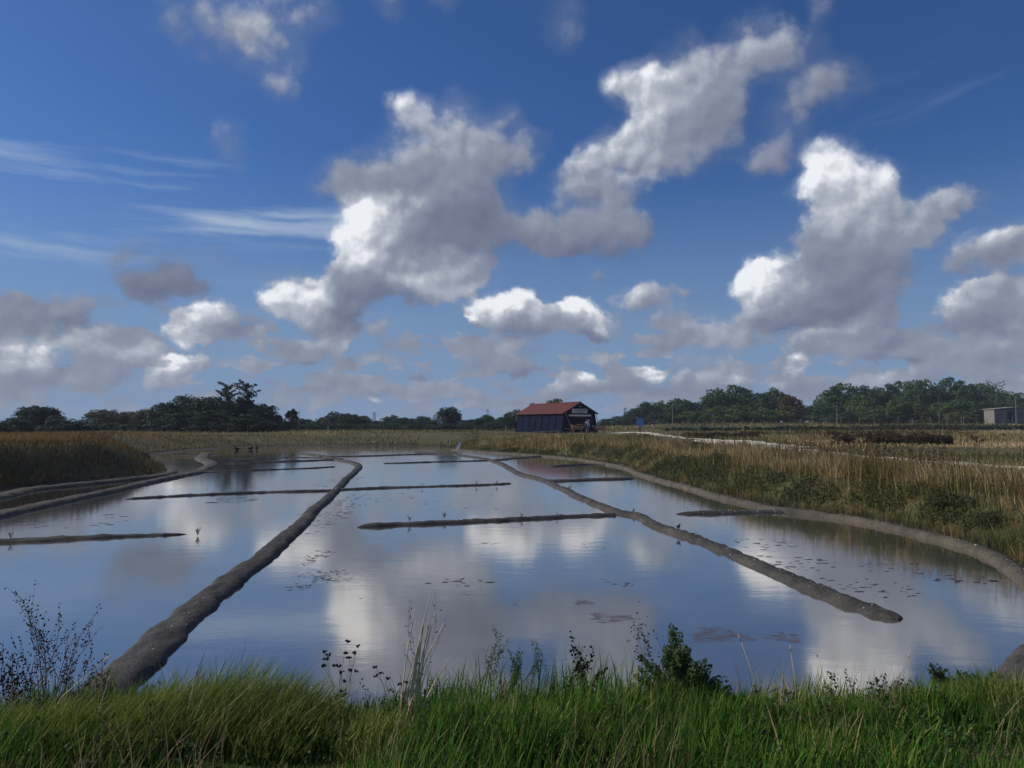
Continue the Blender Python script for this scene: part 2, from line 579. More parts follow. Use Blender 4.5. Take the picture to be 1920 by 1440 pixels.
def plain(name, col, rough=0.8, var=0.25, scale=6.0, metal=0.0, bump=0.0):
    m, g, b = new_mat(name)
    tc = g.n.new('ShaderNodeTexCoord').outputs['Object']
    n = g.noise(tc, scale, 4, 0.6)
    f = g.range(n, 0.3, 0.7, smooth=False)
    c0 = tuple(c * (1 - var) for c in col)
    c1 = tuple(min(1, c * (1 + var)) for c in col)
    g.l.new(g.mix(f, c0, c1), b.inputs['Base Color'])
    b.inputs['Roughness'].default_value = rough
    b.inputs['Metallic'].default_value = metal
    b.inputs['Specular IOR Level'].default_value = 0.04 if max(col) < 0.05 else 0.3
    if bump:
        bn = g.n.new('ShaderNodeBump')
        bn.inputs['Strength'].default_value = bump
        bn.inputs['Distance'].default_value = 0.02
        g.l.new(n, bn.inputs['Height'])
        g.l.new(bn.outputs[0], b.inputs['Normal'])
    return m


def blade_mat(name, stops, trans=0.25, rough=0.7, patch=0.12, patch_amt=0.35):
    """leaf colour from a per-blade tone plus broad patches over the ground"""
    m, g, b = new_mat(name)
    an = g.n.new('ShaderNodeAttribute')
    an.attribute_name = 'tone'
    geo = g.n.new('ShaderNodeNewGeometry')
    pn = g.noise(geo.outputs['Position'], patch, 3, 0.5)
    t = g.math('ADD', an.outputs['Fac'], g.math('MULTIPLY', g.math('SUBTRACT', pn, 0.5), patch_amt * 3))
    col = g.ramp(t, stops)
    g.l.new(col, b.inputs['Base Color'])
    b.inputs['Roughness'].default_value = rough
    b.inputs['Specular IOR Level'].default_value = 0.10
    if trans:
        tr = g.n.new('ShaderNodeBsdfTranslucent')
        g.l.new(col, tr.inputs[0])
        ms = g.n.new('ShaderNodeMixShader')
        ms.inputs[0].default_value = trans
        g.l.new(b.outputs[0], ms.inputs[1])
        g.l.new(tr.outputs[0], ms.inputs[2])
        g.l.new(ms.outputs[0], m.node_tree.nodes['Material Output'].inputs[0])
    return m


def foliage_mat(name, dark, light, trans=0.15):
    m, g, b = new_mat(name)
    an = g.n.new('ShaderNodeAttribute')
    an.attribute_name = 'tone'
    oi = g.n.new('ShaderNodeObjectInfo')
    t = g.math('ADD', g.math('MULTIPLY', an.outputs['Fac'], 0.8), g.math('MULTIPLY', oi.outputs['Random'], 0.25))
    col = g.mix(t, dark, light)
    g.l.new(col, b.inputs['Base Color'])
    b.inputs['Roughness'].default_value = 0.7
    b.inputs['Specular IOR Level'].default_value = 0.15
    tr = g.n.new('ShaderNodeBsdfTranslucent')
    g.l.new(col, tr.inputs[0])
    ms = g.n.new('ShaderNodeMixShader')
    ms.inputs[0].default_value = trans
    g.l.new(b.outputs[0], ms.inputs[1])
    g.l.new(tr.outputs[0], ms.inputs[2])
    g.l.new(ms.outputs[0], m.node_tree.nodes['Material Output'].inputs[0])
    return m


def clay_mat(name, dark, light, top=None):
    m, g, b = new_mat(name)
    pos = g.n.new('ShaderNodeNewGeometry').outputs['Position']
    n1 = g.noise(pos, 1.3, 5, 0.6)
    n2 = g.noise(pos, 22.0, 5, 0.7)
    n3 = g.noise(pos, 90.0, 2, 0.6)
    f = g.math('ADD', g.math('MULTIPLY', n1, 0.5), g.math('MULTIPLY', n2, 0.5))
    c = g.mix(g.range(f, 0.38, 0.64), dark, light)
    c = g.mix(g.range(n3, 0.66, 0.74, 0.0, 0.6), c, tuple(min(1, x * 2.6) for x in light))
    c = g.mix(g.range(n2, 0.30, 0.42, 0.7, 0.0), c, tuple(x * 0.45 for x in dark))
    g.l.new(c, b.inputs['Base Color'])
    b.inputs['Roughness'].default_value = 0.82
    b.inputs['Specular IOR Level'].default_value = 0.3
    bn = g.n.new('ShaderNodeBump')
    bn.inputs['Strength'].default_value = 0.9
    bn.inputs['Distance'].default_value = 0.03
    g.l.new(g.math('ADD', n2, g.math('MULTIPLY', n3, 0.3)), bn.inputs['Height'])
    g.l.new(bn.outputs[0], b.inputs['Normal'])
    return m


M = {}
M['clay'] = clay_mat('grey_clay', (.030, .029, .028), (.085, .078, .068))
M['clay_brown'] = clay_mat('brown_clay', (.050, .043, .034), (.125, .105, .080))
M['shell'] = plain('shell', (.62, .58, .50), 0.6, 0.3, 30)
M['bark'] = plain('bark', (.10, .08, .06), 0.9, 0.4, 12)
M['dead_stem'] = plain('dead_stem', (.14, .10, .08), 0.85, 0.4, 40)
M['dark_seed'] = plain('dark_seed', (.018, .015, .017), 0.8, 0.4, 60)
M['purple_seed'] = plain('purple_seed', (.060, .032, .040), 0.8, 0.5, 60)
M['straw'] = plain('straw', (.56, .45, .27), 0.7, 0.35, 25)
M['navy'] = plain('navy_boards', (.0028, .0046, .034), 0.6, 0.35, 3)
M['navy_side'] = plain('navy_panels', (.0024, .0062, .024), 0.6, 0.25, 2)
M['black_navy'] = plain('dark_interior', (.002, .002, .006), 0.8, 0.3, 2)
M['roof_red'] = plain('red_roof_sheet', (.100, .020, .012), 0.7, 0.22, 1.2)
M['white_paint'] = plain('white_paint', (.62, .60, .55), 0.6, 0.12, 6)
M['letter'] = plain('letter_paint', (.012, .014, .03), 0.6, 0.1, 5)
M['wood'] = plain('orange_wood', (.36, .17, .085), 0.65, 0.3, 5)
M['grey_wood'] = plain('weathered_wood', (.22, .19, .15), 0.85, 0.3, 8)
M['pale_wood'] = plain('pale_wood', (.34, .30, .24), 0.85, 0.3, 8)
M['sign_blue'] = plain('blue_panel', (.085, .24, .50), 0.5, 0.15, 4)
M['dark_metal'] = plain('dark_metal', (.03, .035, .04), 0.5, 0.2, 6, 0.6)
M['concrete'] = plain('concrete', (.21, .19, .165), 0.9, 0.2, 2)
M['grey_board'] = plain('grey_board', (.12, .115, .12), 0.85, 0.25, 3)
M['roof_sheet'] = plain('fibre_roof', (.30, .27, .25), 0.85, 0.2, 2)
M['path'] = plain('white_gravel', (.66, .60, .47), 0.95, 0.2, 1.5, bump=0.3)
M['skin'] = plain('skin', (.50, .30, .22), 0.6, 0.05)
M['hair'] = plain('grey_hair', (.16, .13, .12), 0.8, 0.2)
M['shirt'] = plain('white_shirt', (.66, .64, .70), 0.8, 0.05)
M['trousers'] = plain('pinkish_trousers', (.28, .22, .24), 0.85, 0.1)
M['bag_blue'] = plain('dark_blue_cloth', (.018, .035, .10), 0.8, 0.2)
M['algae'] = plain('algae', (.060, .040, .045), 0.8, 0.5, 8)
M['algae_pink'] = plain('pink_algae', (.095, .080, .095), 0.45, 0.3, 5)
am, ag, ab = new_mat('algae_skin')
apos = ag.n.new('ShaderNodeNewGeometry').outputs['Position']
ab.inputs['Base Color'].default_value = (.115, .095, .115, 1)
ab.inputs['Roughness'].default_value = 0.35
atr = ag.n.new('ShaderNodeBsdfTransparent')
ams = ag.n.new('ShaderNodeMixShader')
ag.l.new(ag.range(ag.noise(apos, 5.0, 7, 0.7), 0.40, 0.62, 0.0, 0.75), ams.inputs[0])
ag.l.new(atr.outputs[0], ams.inputs[1])
ag.l.new(ab.outputs[0], ams.inputs[2])
ag.l.new(ams.outputs[0], am.node_tree.nodes['Material Output'].inputs[0])
M['algae_pink'] = am
M['fern'] = plain('fern_green', (.065, .115, .040), 0.7, 0.4, 40)
M['dark_leaf'] = plain('dark_leaf', (.030, .052, .026), 0.7, 0.4, 40)
M['samphire'] = plain('samphire', (.085, .022, .020), 0.7, 0.5, 30)
M['bird'] = plain('bird_brown', (.07, .05, .035), 0.8, 0.4, 30)
M['char'] = plain('black_twig', (.006, .005, .005), 0.9, 0.3, 30)

M['pine'] = foliage_mat('pine_needles', (0.0260, 0.0594, 0.0300), (0.0845, 0.1485, 0.0600))
M['pine_dark'] = foliage_mat('dark_needles', (0.0108, 0.0250, 0.0169), (0.0360, 0.0650, 0.0364))
M['broad'] = foliage_mat('broad_leaves', (0.0416, 0.0780, 0.0234), (0.1235, 0.1755, 0.0468))
M['broad_dark'] = foliage_mat('dark_leaves', (0.0203, 0.0405, 0.0261), (0.0621, 0.0945, 0.0493))
M['olive'] = foliage_mat('olive_leaves', (0.0517, 0.0660, 0.0242), (0.1323, 0.1440, 0.0495))
M['bright'] = foliage_mat('yellow_green_leaves', (.045, .075, .018), (.12, .16, .035))
M['scrub'] = foliage_mat('scrub_leaves', (.022, .020, .011), (.085, .062, .032))
M['brownleaf'] = foliage_mat('brown_leaves', (.045, .028, .016), (.12, .075, .040))
M['weed_leaf'] = foliage_mat('weed_leaves', (.026, .056, .016), (.095, .140, .042), 0.3)
M['weed_dark'] = foliage_mat('dark_weed_leaves', (.030, .040, .015), (.085, .098, .036), 0.25)

M['grass_fg'] = blade_mat('green_grass', [(0.0, (0.0176, 0.0497, 0.009)), (0.35, (0.0418, 0.116, 0.0144)), (0.65, (0.088, 0.1934, 0.0234)), (0.85, (0.154, 0.221, 0.0405)), (1.0, (0.33, 0.2873, 0.108))], 0.3, patch=0.8, patch_amt=0.12)
M['grass_tuft'] = blade_mat('tuft_grass', [(0.0, (0.0396, 0.0783, 0.0126)), (0.4, (0.0961, 0.1568, 0.0225)), (0.75, (0.1924, 0.2351, 0.045)), (1.0, (0.3848, 0.3788, 0.135))], 0.3, patch=0.8, patch_amt=0.1)
M['grass_dry'] = blade_mat('dry_grass', [(0.0, (.11, .085, .04)), (0.5, (.26, .20, .10)), (1.0, (.45, .37, .21))], 0.3, patch=0.5, patch_amt=0.1)
M['reed'] = blade_mat('bank_grass', [(0.0, (0.033, 0.0518, 0.012)), (0.22, (0.0935, 0.1026, 0.024)), (0.45, (0.209, 0.1674, 0.048)), (0.62, (0.176, 0.1026, 0.045)), (0.8, (0.341, 0.2646, 0.1)), (1.0, (0.506, 0.4104, 0.22))], 0.25, patch=0.35, patch_amt=0.42)
M['dune'] = blade_mat('dune_grass', [(0.0, (0.0432, 0.0372, 0.0126)), (0.35, (0.126, 0.0883, 0.0299)), (0.65, (0.225, 0.1408, 0.0552)), (1.0, (0.432, 0.276, 0.1265))], 0.2, patch=0.10, patch_amt=0.3)
M['meadow'] = blade_mat('meadow_grass', [(0.0, (0.0646, 0.0702, 0.0254)), (0.3, (0.1222, 0.1339, 0.0439)), (0.55, (0.2587, 0.2104, 0.0809)), (0.8, (0.3881, 0.2868, 0.1386)), (1.0, (0.575, 0.4335, 0.2426))], 0.2, patch=0.09, patch_amt=0.42)


def soil_mat():
    m, g, b = new_mat('marsh_soil')
    pos = g.n.new('ShaderNodeNewGeometry').outputs['Position']
    sp = g.n.new('ShaderNodeSeparateXYZ')
    g.l.new(pos, sp.inputs[0])
    n1 = g.noise(pos, 0.10, 5, 0.6)
    n2 = g.noise(pos, 1.2, 5, 0.6)
    n3 = g.noise(pos, 14.0, 4, 0.65)
    grass = g.ramp(g.math('ADD', g.math('MULTIPLY', n1, 0.6), g.math('MULTIPLY', n2, 0.4)), [(0.32, (.030, .036, .014)), (0.46, (.065, .068, .026)), (0.56, (.11, .090, .042)), (0.68, (.075, .052, .030))])
    mud = g.ramp(g.math('ADD', g.math('MULTIPLY', n2, 0.6), g.math('MULTIPLY', n3, 0.4)), [(0.35, (.020, .016, .011)), (0.5, (.038, .030, .019)), (0.65, (.072, .057, .036))])
    f = g.range(g.math('ADD', sp.outputs[2], g.math('MULTIPLY', n2, 0.12)), 0.14, 0.30)
    g.l.new(g.mix(f, mud, grass), b.inputs['Base Color'])
    b.inputs['Roughness'].default_value = 0.85
    b.inputs['Specular IOR Level'].default_value = 0.25
    bn = g.n.new('ShaderNodeBump')
    bn.inputs['Strength'].default_value = 0.7
    bn.inputs['Distance'].default_value = 0.06
    g.l.new(g.math('ADD', n2, g.math('MULTIPLY', n3, 0.35)), bn.inputs['Height'])
    g.l.new(bn.outputs[0], b.inputs['Normal'])
    return m


def water_mat():
    """shallow brine over dark clay: a mirror ruffled by light wind"""
    m, g, b = new_mat('brine')
    pos = g.n.new('ShaderNodeNewGeometry').outputs['Position']
    sp = g.n.new('ShaderNodeSeparateXYZ')
    g.l.new(pos, sp.inputs[0])
    calm = g.noise(g.vec('MULTIPLY', pos, (0.20, 0.30, 1)), 1.0, 4, 0.55)
    calm = g.range(calm, 0.40, 0.62, 0.35, 1.0)
    big = g.noise(g.vec('MULTIPLY', pos, (1.2, 2.6, 1)), 1.0, 3, 0.5)
    fine = g.noise(g.vec('MULTIPLY', pos, (7.0, 14.0, 1)), 1.0, 4, 0.55)
    h = g.math('ADD', g.math('MULTIPLY', big, 0.30), g.math('MULTIPLY', g.math('MULTIPLY', fine, calm), 0.10))
    bn = g.n.new('ShaderNodeBump')
    bn.inputs['Strength'].default_value = 0.5
    bn.inputs['Distance'].default_value = 0.010
    g.l.new(h, bn.inputs['Height'])
    bed = g.ramp(g.noise(pos, 0.5, 6, 0.65), [(0.3, (.050, .052, .054)), (0.5, (.095, .092, .084)), (0.7, (.150, .135, .112))])
    g.l.new(bed, b.inputs['Base Color'])
    b.inputs['Roughness'].default_value = 0.6
    b.inputs['Specular IOR Level'].default_value = 0.0
    gl = g.n.new('ShaderNodeBsdfGlossy')
    gl.inputs['Color'].default_value = (.95, .91, .84, 1)
    gl.inputs['Roughness'].default_value = 0.075
    g.l.new(bn.outputs[0], gl.inputs['Normal'])
    fr = g.n.new('ShaderNodeFresnel')
    fr.inputs['IOR'].default_value = 1.5
    g.l.new(bn.outputs[0], fr.inputs['Normal'])
    ms = g.n.new('ShaderNodeMixShader')
    g.l.new(g.range(fr.outputs[0], 0.05, 0.65, 0.44, 0.95, smooth=False), ms.inputs[0])
    g.l.new(b.outputs[0], ms.inputs[1])
    g.l.new(gl.outputs[0], ms.inputs[2])
    g.l.new(ms.outputs[0], m.node_tree.nodes['Material Output'].inputs[0])
    return m


M['soil'] = soil_mat()
M['water'] = water_mat()

# ------------------------------------------------------------------ the lie of the land
POND = [(-18.5, 13.5), (-13, 7.2), (-6, 6.3), (-4.2, 6.6), (-2, 6.7), (0.5, 6.8), (3, 6.9), (5.3, 7.4), (6.4, 8.5), (7.6, 9.7), (8.7, 11.2), (9.3, 13.0)]
POND += [at(*p) for p in [(1888, 1056), (1840, 1033), (1800, 1018), (1750, 1005), (1600, 972), (1520, 961), (1450, 952), (1370, 934), (1300, 915), (1240, 899), (1200, 887), (1170, 875), (1130, 867), (1060, 858), (1010, 853), (930, 847), (860, 840), (800, 836), (620, 835), (470, 838), (400, 841), (340, 846), (270, 856), (255, 866), (300, 874), (335, 882), (312, 890), (255, 897), (150, 909), (60, 917), (-20, 936)]]
POND += [(-22.5, 21.0)]
PO = np.array(POND)


def pond_dist(x, y):
    """signed distance to the edge of the salt pans, positive outside"""
    x = np.asarray(x, float).ravel()
    y = np.asarray(y, float).ravel()
    best = np.full(x.shape, 1e9)
    inside = np.zeros(x.shape, bool)
    n = len(PO)
    for i in range(n):
        ax, ay = PO[i]
        bx, by = PO[(i + 1) % n]
        ex, ey = bx - ax, by - ay
        t = np.clip(((x - ax) * ex + (y - ay) * ey) / (ex * ex + ey * ey), 0, 1)
        d = (x - ax - t * ex) ** 2 + (y - ay - t * ey) ** 2
        best = np.minimum(best, d)
        c = (ay > y) != (by > y)
        xi = ax + (y - ay) * ex / (ey if abs(ey) > 1e-9 else 1e-9)
        inside ^= c & (x < xi)
    best = np.sqrt(best)
    return np.where(inside, -best, best)


def ground_z(x, y):
    x = np.asarray(x, float).ravel()
    y = np.asarray(y, float).ravel()
    d = pond_dist(x, y)
    # levels of the surrounding land
    left = sstep(-6, -14, x) * sstep(8, 16, y)
    near = sstep(10, 6, y)
    right = sstep(-2, 6, x) * (1 - near)
    base = 0.85 + 0 * x
    base = base + near * 0.15
    dune = 0.25 + 0.75 * vnoise(x * 0.10 + 3, y * 0.07, 3, 3) + 0.25 * vnoise(x * 0.5, y * 0.4, 8, 2)
    fade = sstep(95, 62, y)
    base = base + left * fade * dune * 0.95
    base = base + sstep(85, 100, y) * 0.25
    base = base + sstep(110, 190, y) * sstep(0, 50, x) * 1.3
    base = base + 0.16 * sstep(12.5, 16, x) * sstep(38, 50, y) * sstep(112, 100, y)
    base = base + 0.07 * (vnoise(x * 0.9, y * 0.9, 21, 3) - 0.5) * sstep(0.3, 2, d)
    base = base + 0.25 * (vnoise(x * 0.05, y * 0.05, 5, 2) - 0.5) * sstep(40, 80, y)
    run = 2.0 + 0 * x
    run = np.where(x < -8, 3.4, run)
    run = np.where(y > 60, 7.0, run)
    run = run + near * 0.85
    out = base * sstep(0, 1, d / run) + 0.02
    # bed: deeper in the pans, drying to mud flats at the far end and in the left corner
    flat = sstep(75, 88, y + 10 * (vnoise(x * 0.12, y * 0.2, 31, 2) - 0.5))
    flat = np.maximum(flat, sstep(-20.0, -23.5, x + 0.0 * y) * sstep(38, 44, y) * 0.70)
    bed = -0.13 + flat * 0.175 + 0.07 * (vnoise(x * 0.35, y * 0.9, 41, 3) - 0.5) * flat
    ins = bed + (0.02 - bed) * sstep(-0.7, 0, d)
    # hollow of the small pool in the meadow
    z = np.where(d > 0, out, ins)
    r = ((x - 26.5) / 5.5) ** 2 + ((y - 44.5) / 3.2) ** 2
    z = z - 0.35 * sstep(1.3, 0.3, r)
    return z


def gz(x, y):
    return float(ground_z([x], [y])[0])


def build_ground():
    r = np.concatenate([np.array([0.0]), np.geomspace(0.6, 2.5, 16)[:-1], np.geomspace(2.5, 130, 400)[:-1], np.geomspace(130, 900, 40)])
    front = np.linspace(-42, 42, 360)
    side = np.concatenate([np.linspace(-180, -42, 50)[:-1], front, np.linspace(42, 180, 50)[1:-1]])
    th = np.radians(side)
    R, T = np.meshgrid(r, th, indexing='ij')
    X, Y = R * np.sin(T), R * np.cos(T)
    Z = ground_z(X, Y)
    V = np.stack([X.ravel(), Y.ravel(), Z], 1)
    nr, nt = R.shape
    i = np.arange(nr - 1)[:, None] * nt
    j = np.arange(nt)[None, :]
    jn = (j + 1) % nt
    F = np.stack([(i + j).ravel(), (i + nt + j).ravel(), (i + nt + jn).ravel(), (i + jn).ravel()], 1)[:, ::-1]
    o = mesh_np('ground', V, F, M['soil'], smooth=True)
    tag(o, kind='structure')


build_ground()
w = MB().poly([(-26, 5.5, 0), (11, 5.5, 0), (14, 30, 0), (14, 92, 0), (-45, 92, 0), (-45, 30, 0)]).build('water', M['water'])
tag(w, kind='structure')
pts = [(26.5 + 5.6 * math.cos(t) * (1 + .1 * math.sin(3 * t)), 44.5 + 3.3 * math.sin(t), 0.0) for t in [i * math.pi / 12 for i in range(24)]]
zp = gz(26.5, 44.5) + 0.22
w = MB().poly([(a, b, zp) for a, b, _ in pts]).build('pool_water', M['water'])
tag(w, kind='structure')


# ------------------------------------------------------------------ clay ridges between the pans
def catmull(P, step):
    P = [np.array(p, float) for p in P]
    out = []
    for i in range(len(P) - 1):
        p0 = P[max(i - 1, 0)]
        p1, p2 = P[i], P[i + 1]
        p3 = P[min(i + 2, len(P) - 1)]
        n = max(2, int(np.linalg.norm(p2 - p1) / step))
        for k in range(n):
            t = k / n
            out.append(0.5 * ((2 * p1) + (-p0 + p2) * t + (2 * p0 - 5 * p1 + 4 * p2 - p3) * t * t + (-p0 + 3 * p1 - 3 * p2 + p3) * t ** 3))
    out.append(P[-1])
    return np.array(out)


RIDGES = []


def ridge(px, width, height, label, mat='clay', ends=(0, 0), step=0.12, world=None, sag=0.0):
    P = world or [at(x, y, 0.04) for x, y in px]
    C = catmull(P, step)
    n = len(C)
    T = np.gradient(C, axis=0)
    T /= np.linalg.norm(T, axis=1)[:, None] + 1e-9
    N = np.stack([-T[:, 1], T[:, 0]], 1)
    s = np.concatenate([[0], np.cumsum(np.linalg.norm(np.diff(C, axis=0), axis=1))])
    L = s[-1]
    wd = np.interp(s / L, np.linspace(0, 1, len(width)), width) if isinstance(width, (list, tuple)) else np.full(n, width)
    taper = np.ones(n)
    if ends[0]:
        taper *= np.sqrt(np.clip(s / ends[0], 0, 1) * (2 - np.clip(s / ends[0], 0, 1)) + 1e-4)
    if ends[1]:
        q = np.clip((L - s) / ends[1], 0, 1)
        taper *= np.sqrt(q * (2 - q) + 1e-4)
    m = 15
    u = np.linspace(-1, 1, m)
    seed = len(RIDGES) * 13 + 3
    wob = 0.10 * (vnoise(s * 0.9, s * 0, seed, 3) - 0.5)
    C = C + N * wob[:, None]
    wl = wd * 0.5 * (1 + 0.42 * (vnoise(s * 3.0, s * 0 + 9, seed + 1, 4) - 0.5))
    wr = wd * 0.5 * (1 + 0.42 * (vnoise(s * 3.0, s * 0 + 29, seed + 2, 4) - 0.5))
    U = np.tile(u, (n, 1))
    W = np.where(U < 0, wl[:, None], wr[:, None]) * (0.35 + 0.65 * taper[:, None]) * 1.12
    X = C[:, 0:1] + N[:, 0:1] * U * W
    Y = C[:, 1:2] + N[:, 1:2] * U * W
    prof = (1 - np.abs(U) ** 3.2) ** 0.9
    h = height * (1 + 0.25 * (vnoise(s * 1.1, s * 0 + 3, seed + 5, 3)[:, None] - 0.5)) * taper[:, None]
    rough = 0.065 * (vnoise(X * 9, Y * 7, seed + 7, 3) - 0.5).reshape(X.shape) + 0.03 * (vnoise(X * 2.5, Y * 2.5, seed + 9, 2) - 0.5).reshape(X.shape)
    Z = -0.05 + prof * (h + 0.05) + rough * (prof > 0.02) - sag
    V = np.stack([X.ravel(), Y.ravel(), Z.ravel()], 1)
    i = np.arange(n - 1)[:, None] * m
    j = np.arange(m - 1)[None, :]
    F = np.stack([(i + j).ravel(), (i + j + 1).ravel(), (i + m + j + 1).ravel(), (i + m + j).ravel()], 1)
    o = mesh_np('clay_ridge', V, F[:, ::-1], M[mat], smooth=True)
    tag(o, label, 'clay ridge', 'clay ridges dividing the salt pans')
    RIDGES.append((C, wd, height, taper))
    return o


ridge([(120, 1352), (150, 1330), (232, 1262), (335, 1165), (425, 1092), (495, 1042), (545, 998), (590, 955), (628, 920), (650, 897), (672, 876), (662, 867), (630, 861), (600, 854), (560, 850)], [.56, .48, .42, .38, .38, .42, .5, .55, .6], .10,
      'long grey clay ridge running from the left foreground grass away to the far pans', step=0.09)
ridge([(1684, 1157), (1600, 1130), (1500, 1090), (1400, 1046), (1300, 1007), (1233, 984), (1197, 966), (1155, 958), (1100, 936), (1073, 924), (1020, 900), (974, 887), (942, 870), (914, 861), (870, 854), (830, 850), (780, 847)], [.42, .40, .40, .42, .46, .52, .6], .09,
      'long grey clay ridge ending in a blunt point at the right of the near pan', step=0.09, ends=(0.7, 0))
ridge([(668, 986), (700, 984), (760, 981), (900, 975), (1020, 969), (1150, 963)], [.34, .40, .36, .34], .07, 'straight cross ridge nearest the camera, reaching from the right ridge towards the left', ends=(0.5, 0))
ridge([(235, 934), (300, 930), (380, 926), (480, 922), (625, 918), (650, 916), (760, 912), (900, 908), (958, 905)], [.34, .34, .34, .34], .055, 'thin cross ridge that passes over the left long ridge and stops in the middle pan', ends=(1.5, 0.5))
ridge([(718, 868), (760, 867), (860, 864), (950, 862)], .36, .055, 'short faint cross ridge in the far middle pan', ends=(0.7, 0), step=0.2)
ridge([(372, 885), (420, 883), (520, 879), (580, 877), (628, 874)], .36, .055, 'thin cross ridge starting at the kink of the left bank ridge', ends=(0, 0.5), step=0.2)
ridge([(395, 862), (480, 859), (560, 857), (640, 860)], .5, .07, 'farthest cross ridge of the dark left pans', step=0.25)
ridge([(420, 869), (480, 867), (580, 863), (632, 861)], .45, .07, 'narrow ridge between two dark left pans', ends=(0.8, 0), step=0.25)
ridge([(600, 856), (700, 854), (790, 851), (850, 852)], .55, .07, 'low ridge closing the far side of the middle pans', step=0.25)
ridge([(930, 862), (960, 859), (1013, 855), (1040, 855), (1064, 857)], .6, .08, 'low far ridge joining the right long ridge to the right bank', step=0.2)
ridge([(1030, 874), (1060, 872), (1110, 870), (1172, 872)], .45, .08, 'thin far ridge running out from the right bank', ends=(0.8, 0), step=0.2)
ridge([(1020, 901), (1060, 900), (1120, 898), (1190, 896)], .5, .08, 'flat ridge under the reflection of the shed in the right pan', ends=(0, 0.6), step=0.2)
ridge([(1266, 962), (1300, 961), (1350, 960), (1400, 959), (1460, 958)], [.42, .5, .5], .075, 'rounded spur jutting from the right bank into the pan', ends=(0.6, 0))
ridge([(-80, 1018), (0, 1014), (100, 1009), (180, 1005), (250, 1002), (310, 1000), (355, 998)], [.42, .40, .32, .22], .065, 'tapering ridge coming in from the left edge of the view', ends=(0, 2.2))
# ridges along the banks
ridge([(1990, 1140), (1935, 1092), (1885, 1056), (1840, 1034), (1800, 1020), (1750, 1007), (1680, 990), (1600, 974), (1520, 963), (1450, 955), (1400, 943), (1340, 929), (1290, 914), (1240, 901), (1200, 889), (1170, 877), (1130, 869), (1090, 862), (1040, 857), (980, 852), (900, 847), (850, 843)], [.40, .36, .34, .34, .38, .45, .55], .12,
      'long pale clay kerb curving along the foot of the right grass bank', 'clay_brown')
ridge([(-80, 985), (0, 965), (60, 951), (130, 936), (200, 922), (260, 908), (310, 897), (345, 890), (372, 885), (384, 878), (396, 871), (392, 866), (378, 860), (381, 855), (386, 850)], [.6, .55, .55, .6, .85, .9, .8], .12,
      'brown clay ridge on the left with a zigzag bend at its far end', 'clay_brown')
ridge([(-80, 944), (0, 930), (60, 917), (150, 908), (255, 897), (300, 892), (322, 886), (318, 881), (300, 877)], [.8, .6, .55, .6], .12, 'outer left clay ridge with a hooked tip below the dark dune', 'clay_brown')
ridge(None, [1.1, 1.0, .9, .8], .42, 'dark lump of mud at the right edge of the near pan', 'clay', ends=(0, 0.7), world=[(8.2, 9.6), (7.2, 8.9), (6.3, 8.3), (5.5, 7.8), (4.9, 7.3), (4.5, 7.0)])


def ridge_points(idx, n, lo=0.0, hi=1.0):
    C, wd, h, tp = RIDGES[idx]
    for _ in range(n):
        i = random.randrange(int(len(C) * lo), int((len(C) - 1) * hi))
        t = C[i + 1] - C[i]
        t = t / (np.linalg.norm(t) + 1e-9)
        u = random.uniform(-0.8, 0.8)
        w = wd[i] * 0.5 * (0.35 + 0.65 * tp[i])
        yield C[i][0] - t[1] * u * w, C[i][1] + t[0] * u * w, -0.05 + (1 - abs(u) ** 3.2) ** 0.9 * (h * tp[i] + 0.05)


mb = MB()
for idx, n, lo, hi in ((0, 70, 0, .6), (1, 300, 0, .6), (14, 260, 0, .6), (2, 50, 0, 1), (12, 40, 0, 1)):
    for (x, y, z) in ridge_points(idx, n, lo, hi):
        r = random.uniform(0.004, 0.011) * (1 + (random.random() < 0.08) * 1.5)
        mb.blob((x, y, z + 0.005), (r * 1.3, r, r * .6), 5, 3)
tag(mb.build('shell_fragments', M['shell']), 'tiny white shell fragments strewn on the clay ridges', 'shells', kind='stuff')


# ------------------------------------------------------------------ gravel path
def path():
    pts = [(22.5, 20.0), (20.2, 25.0), (19.2, 28.5), (18.0, 35), (16.9, 42), (16.6, 50), (17.2, 60), (17.6, 75), (17.4, 88), (16.0, 99), (13.5, 103.5), (8.0, 104.0)]
    C = catmull(pts, 0.8)
    T = np.gradient(C, axis=0)
    T /= np.linalg.norm(T, axis=1)[:, None]
    N = np.stack([-T[:, 1], T[:, 0]], 1)
    m = 5
    V = []
    for i in range(len(C)):
        for k in range(m):
            u = -1 + 2 * k / (m - 1)
            w = 0.95 + (1.5 if 48 < C[i][1] < 66 else 0) + 0.25 * math.sin(i * 1.3 + k) * (abs(u) == 1)
            w += 1.4 * (C[i][1] > 98)
            V.append((C[i][0] + N[i][0] * u * w, C[i][1] + N[i][1] * u * w))
    V = np.array(V)
    Z = ground_z(V[:, 0], V[:, 1]) + 0.03
    V = np.concatenate([V, Z[:, None]], 1)
    n = len(C)
    i = np.arange(n - 1)[:, None] * m
    j = np.arange(m - 1)[None, :]
    F = np.stack([(i + j).ravel(), (i + j + 1).ravel(), (i + m + j + 1).ravel(), (i + m + j).ravel()], 1)
    o = mesh_np('path', V, F[:, ::-1], M['path'], smooth=True)
    tag(o, kind='structure')
    return C


PATH = path()


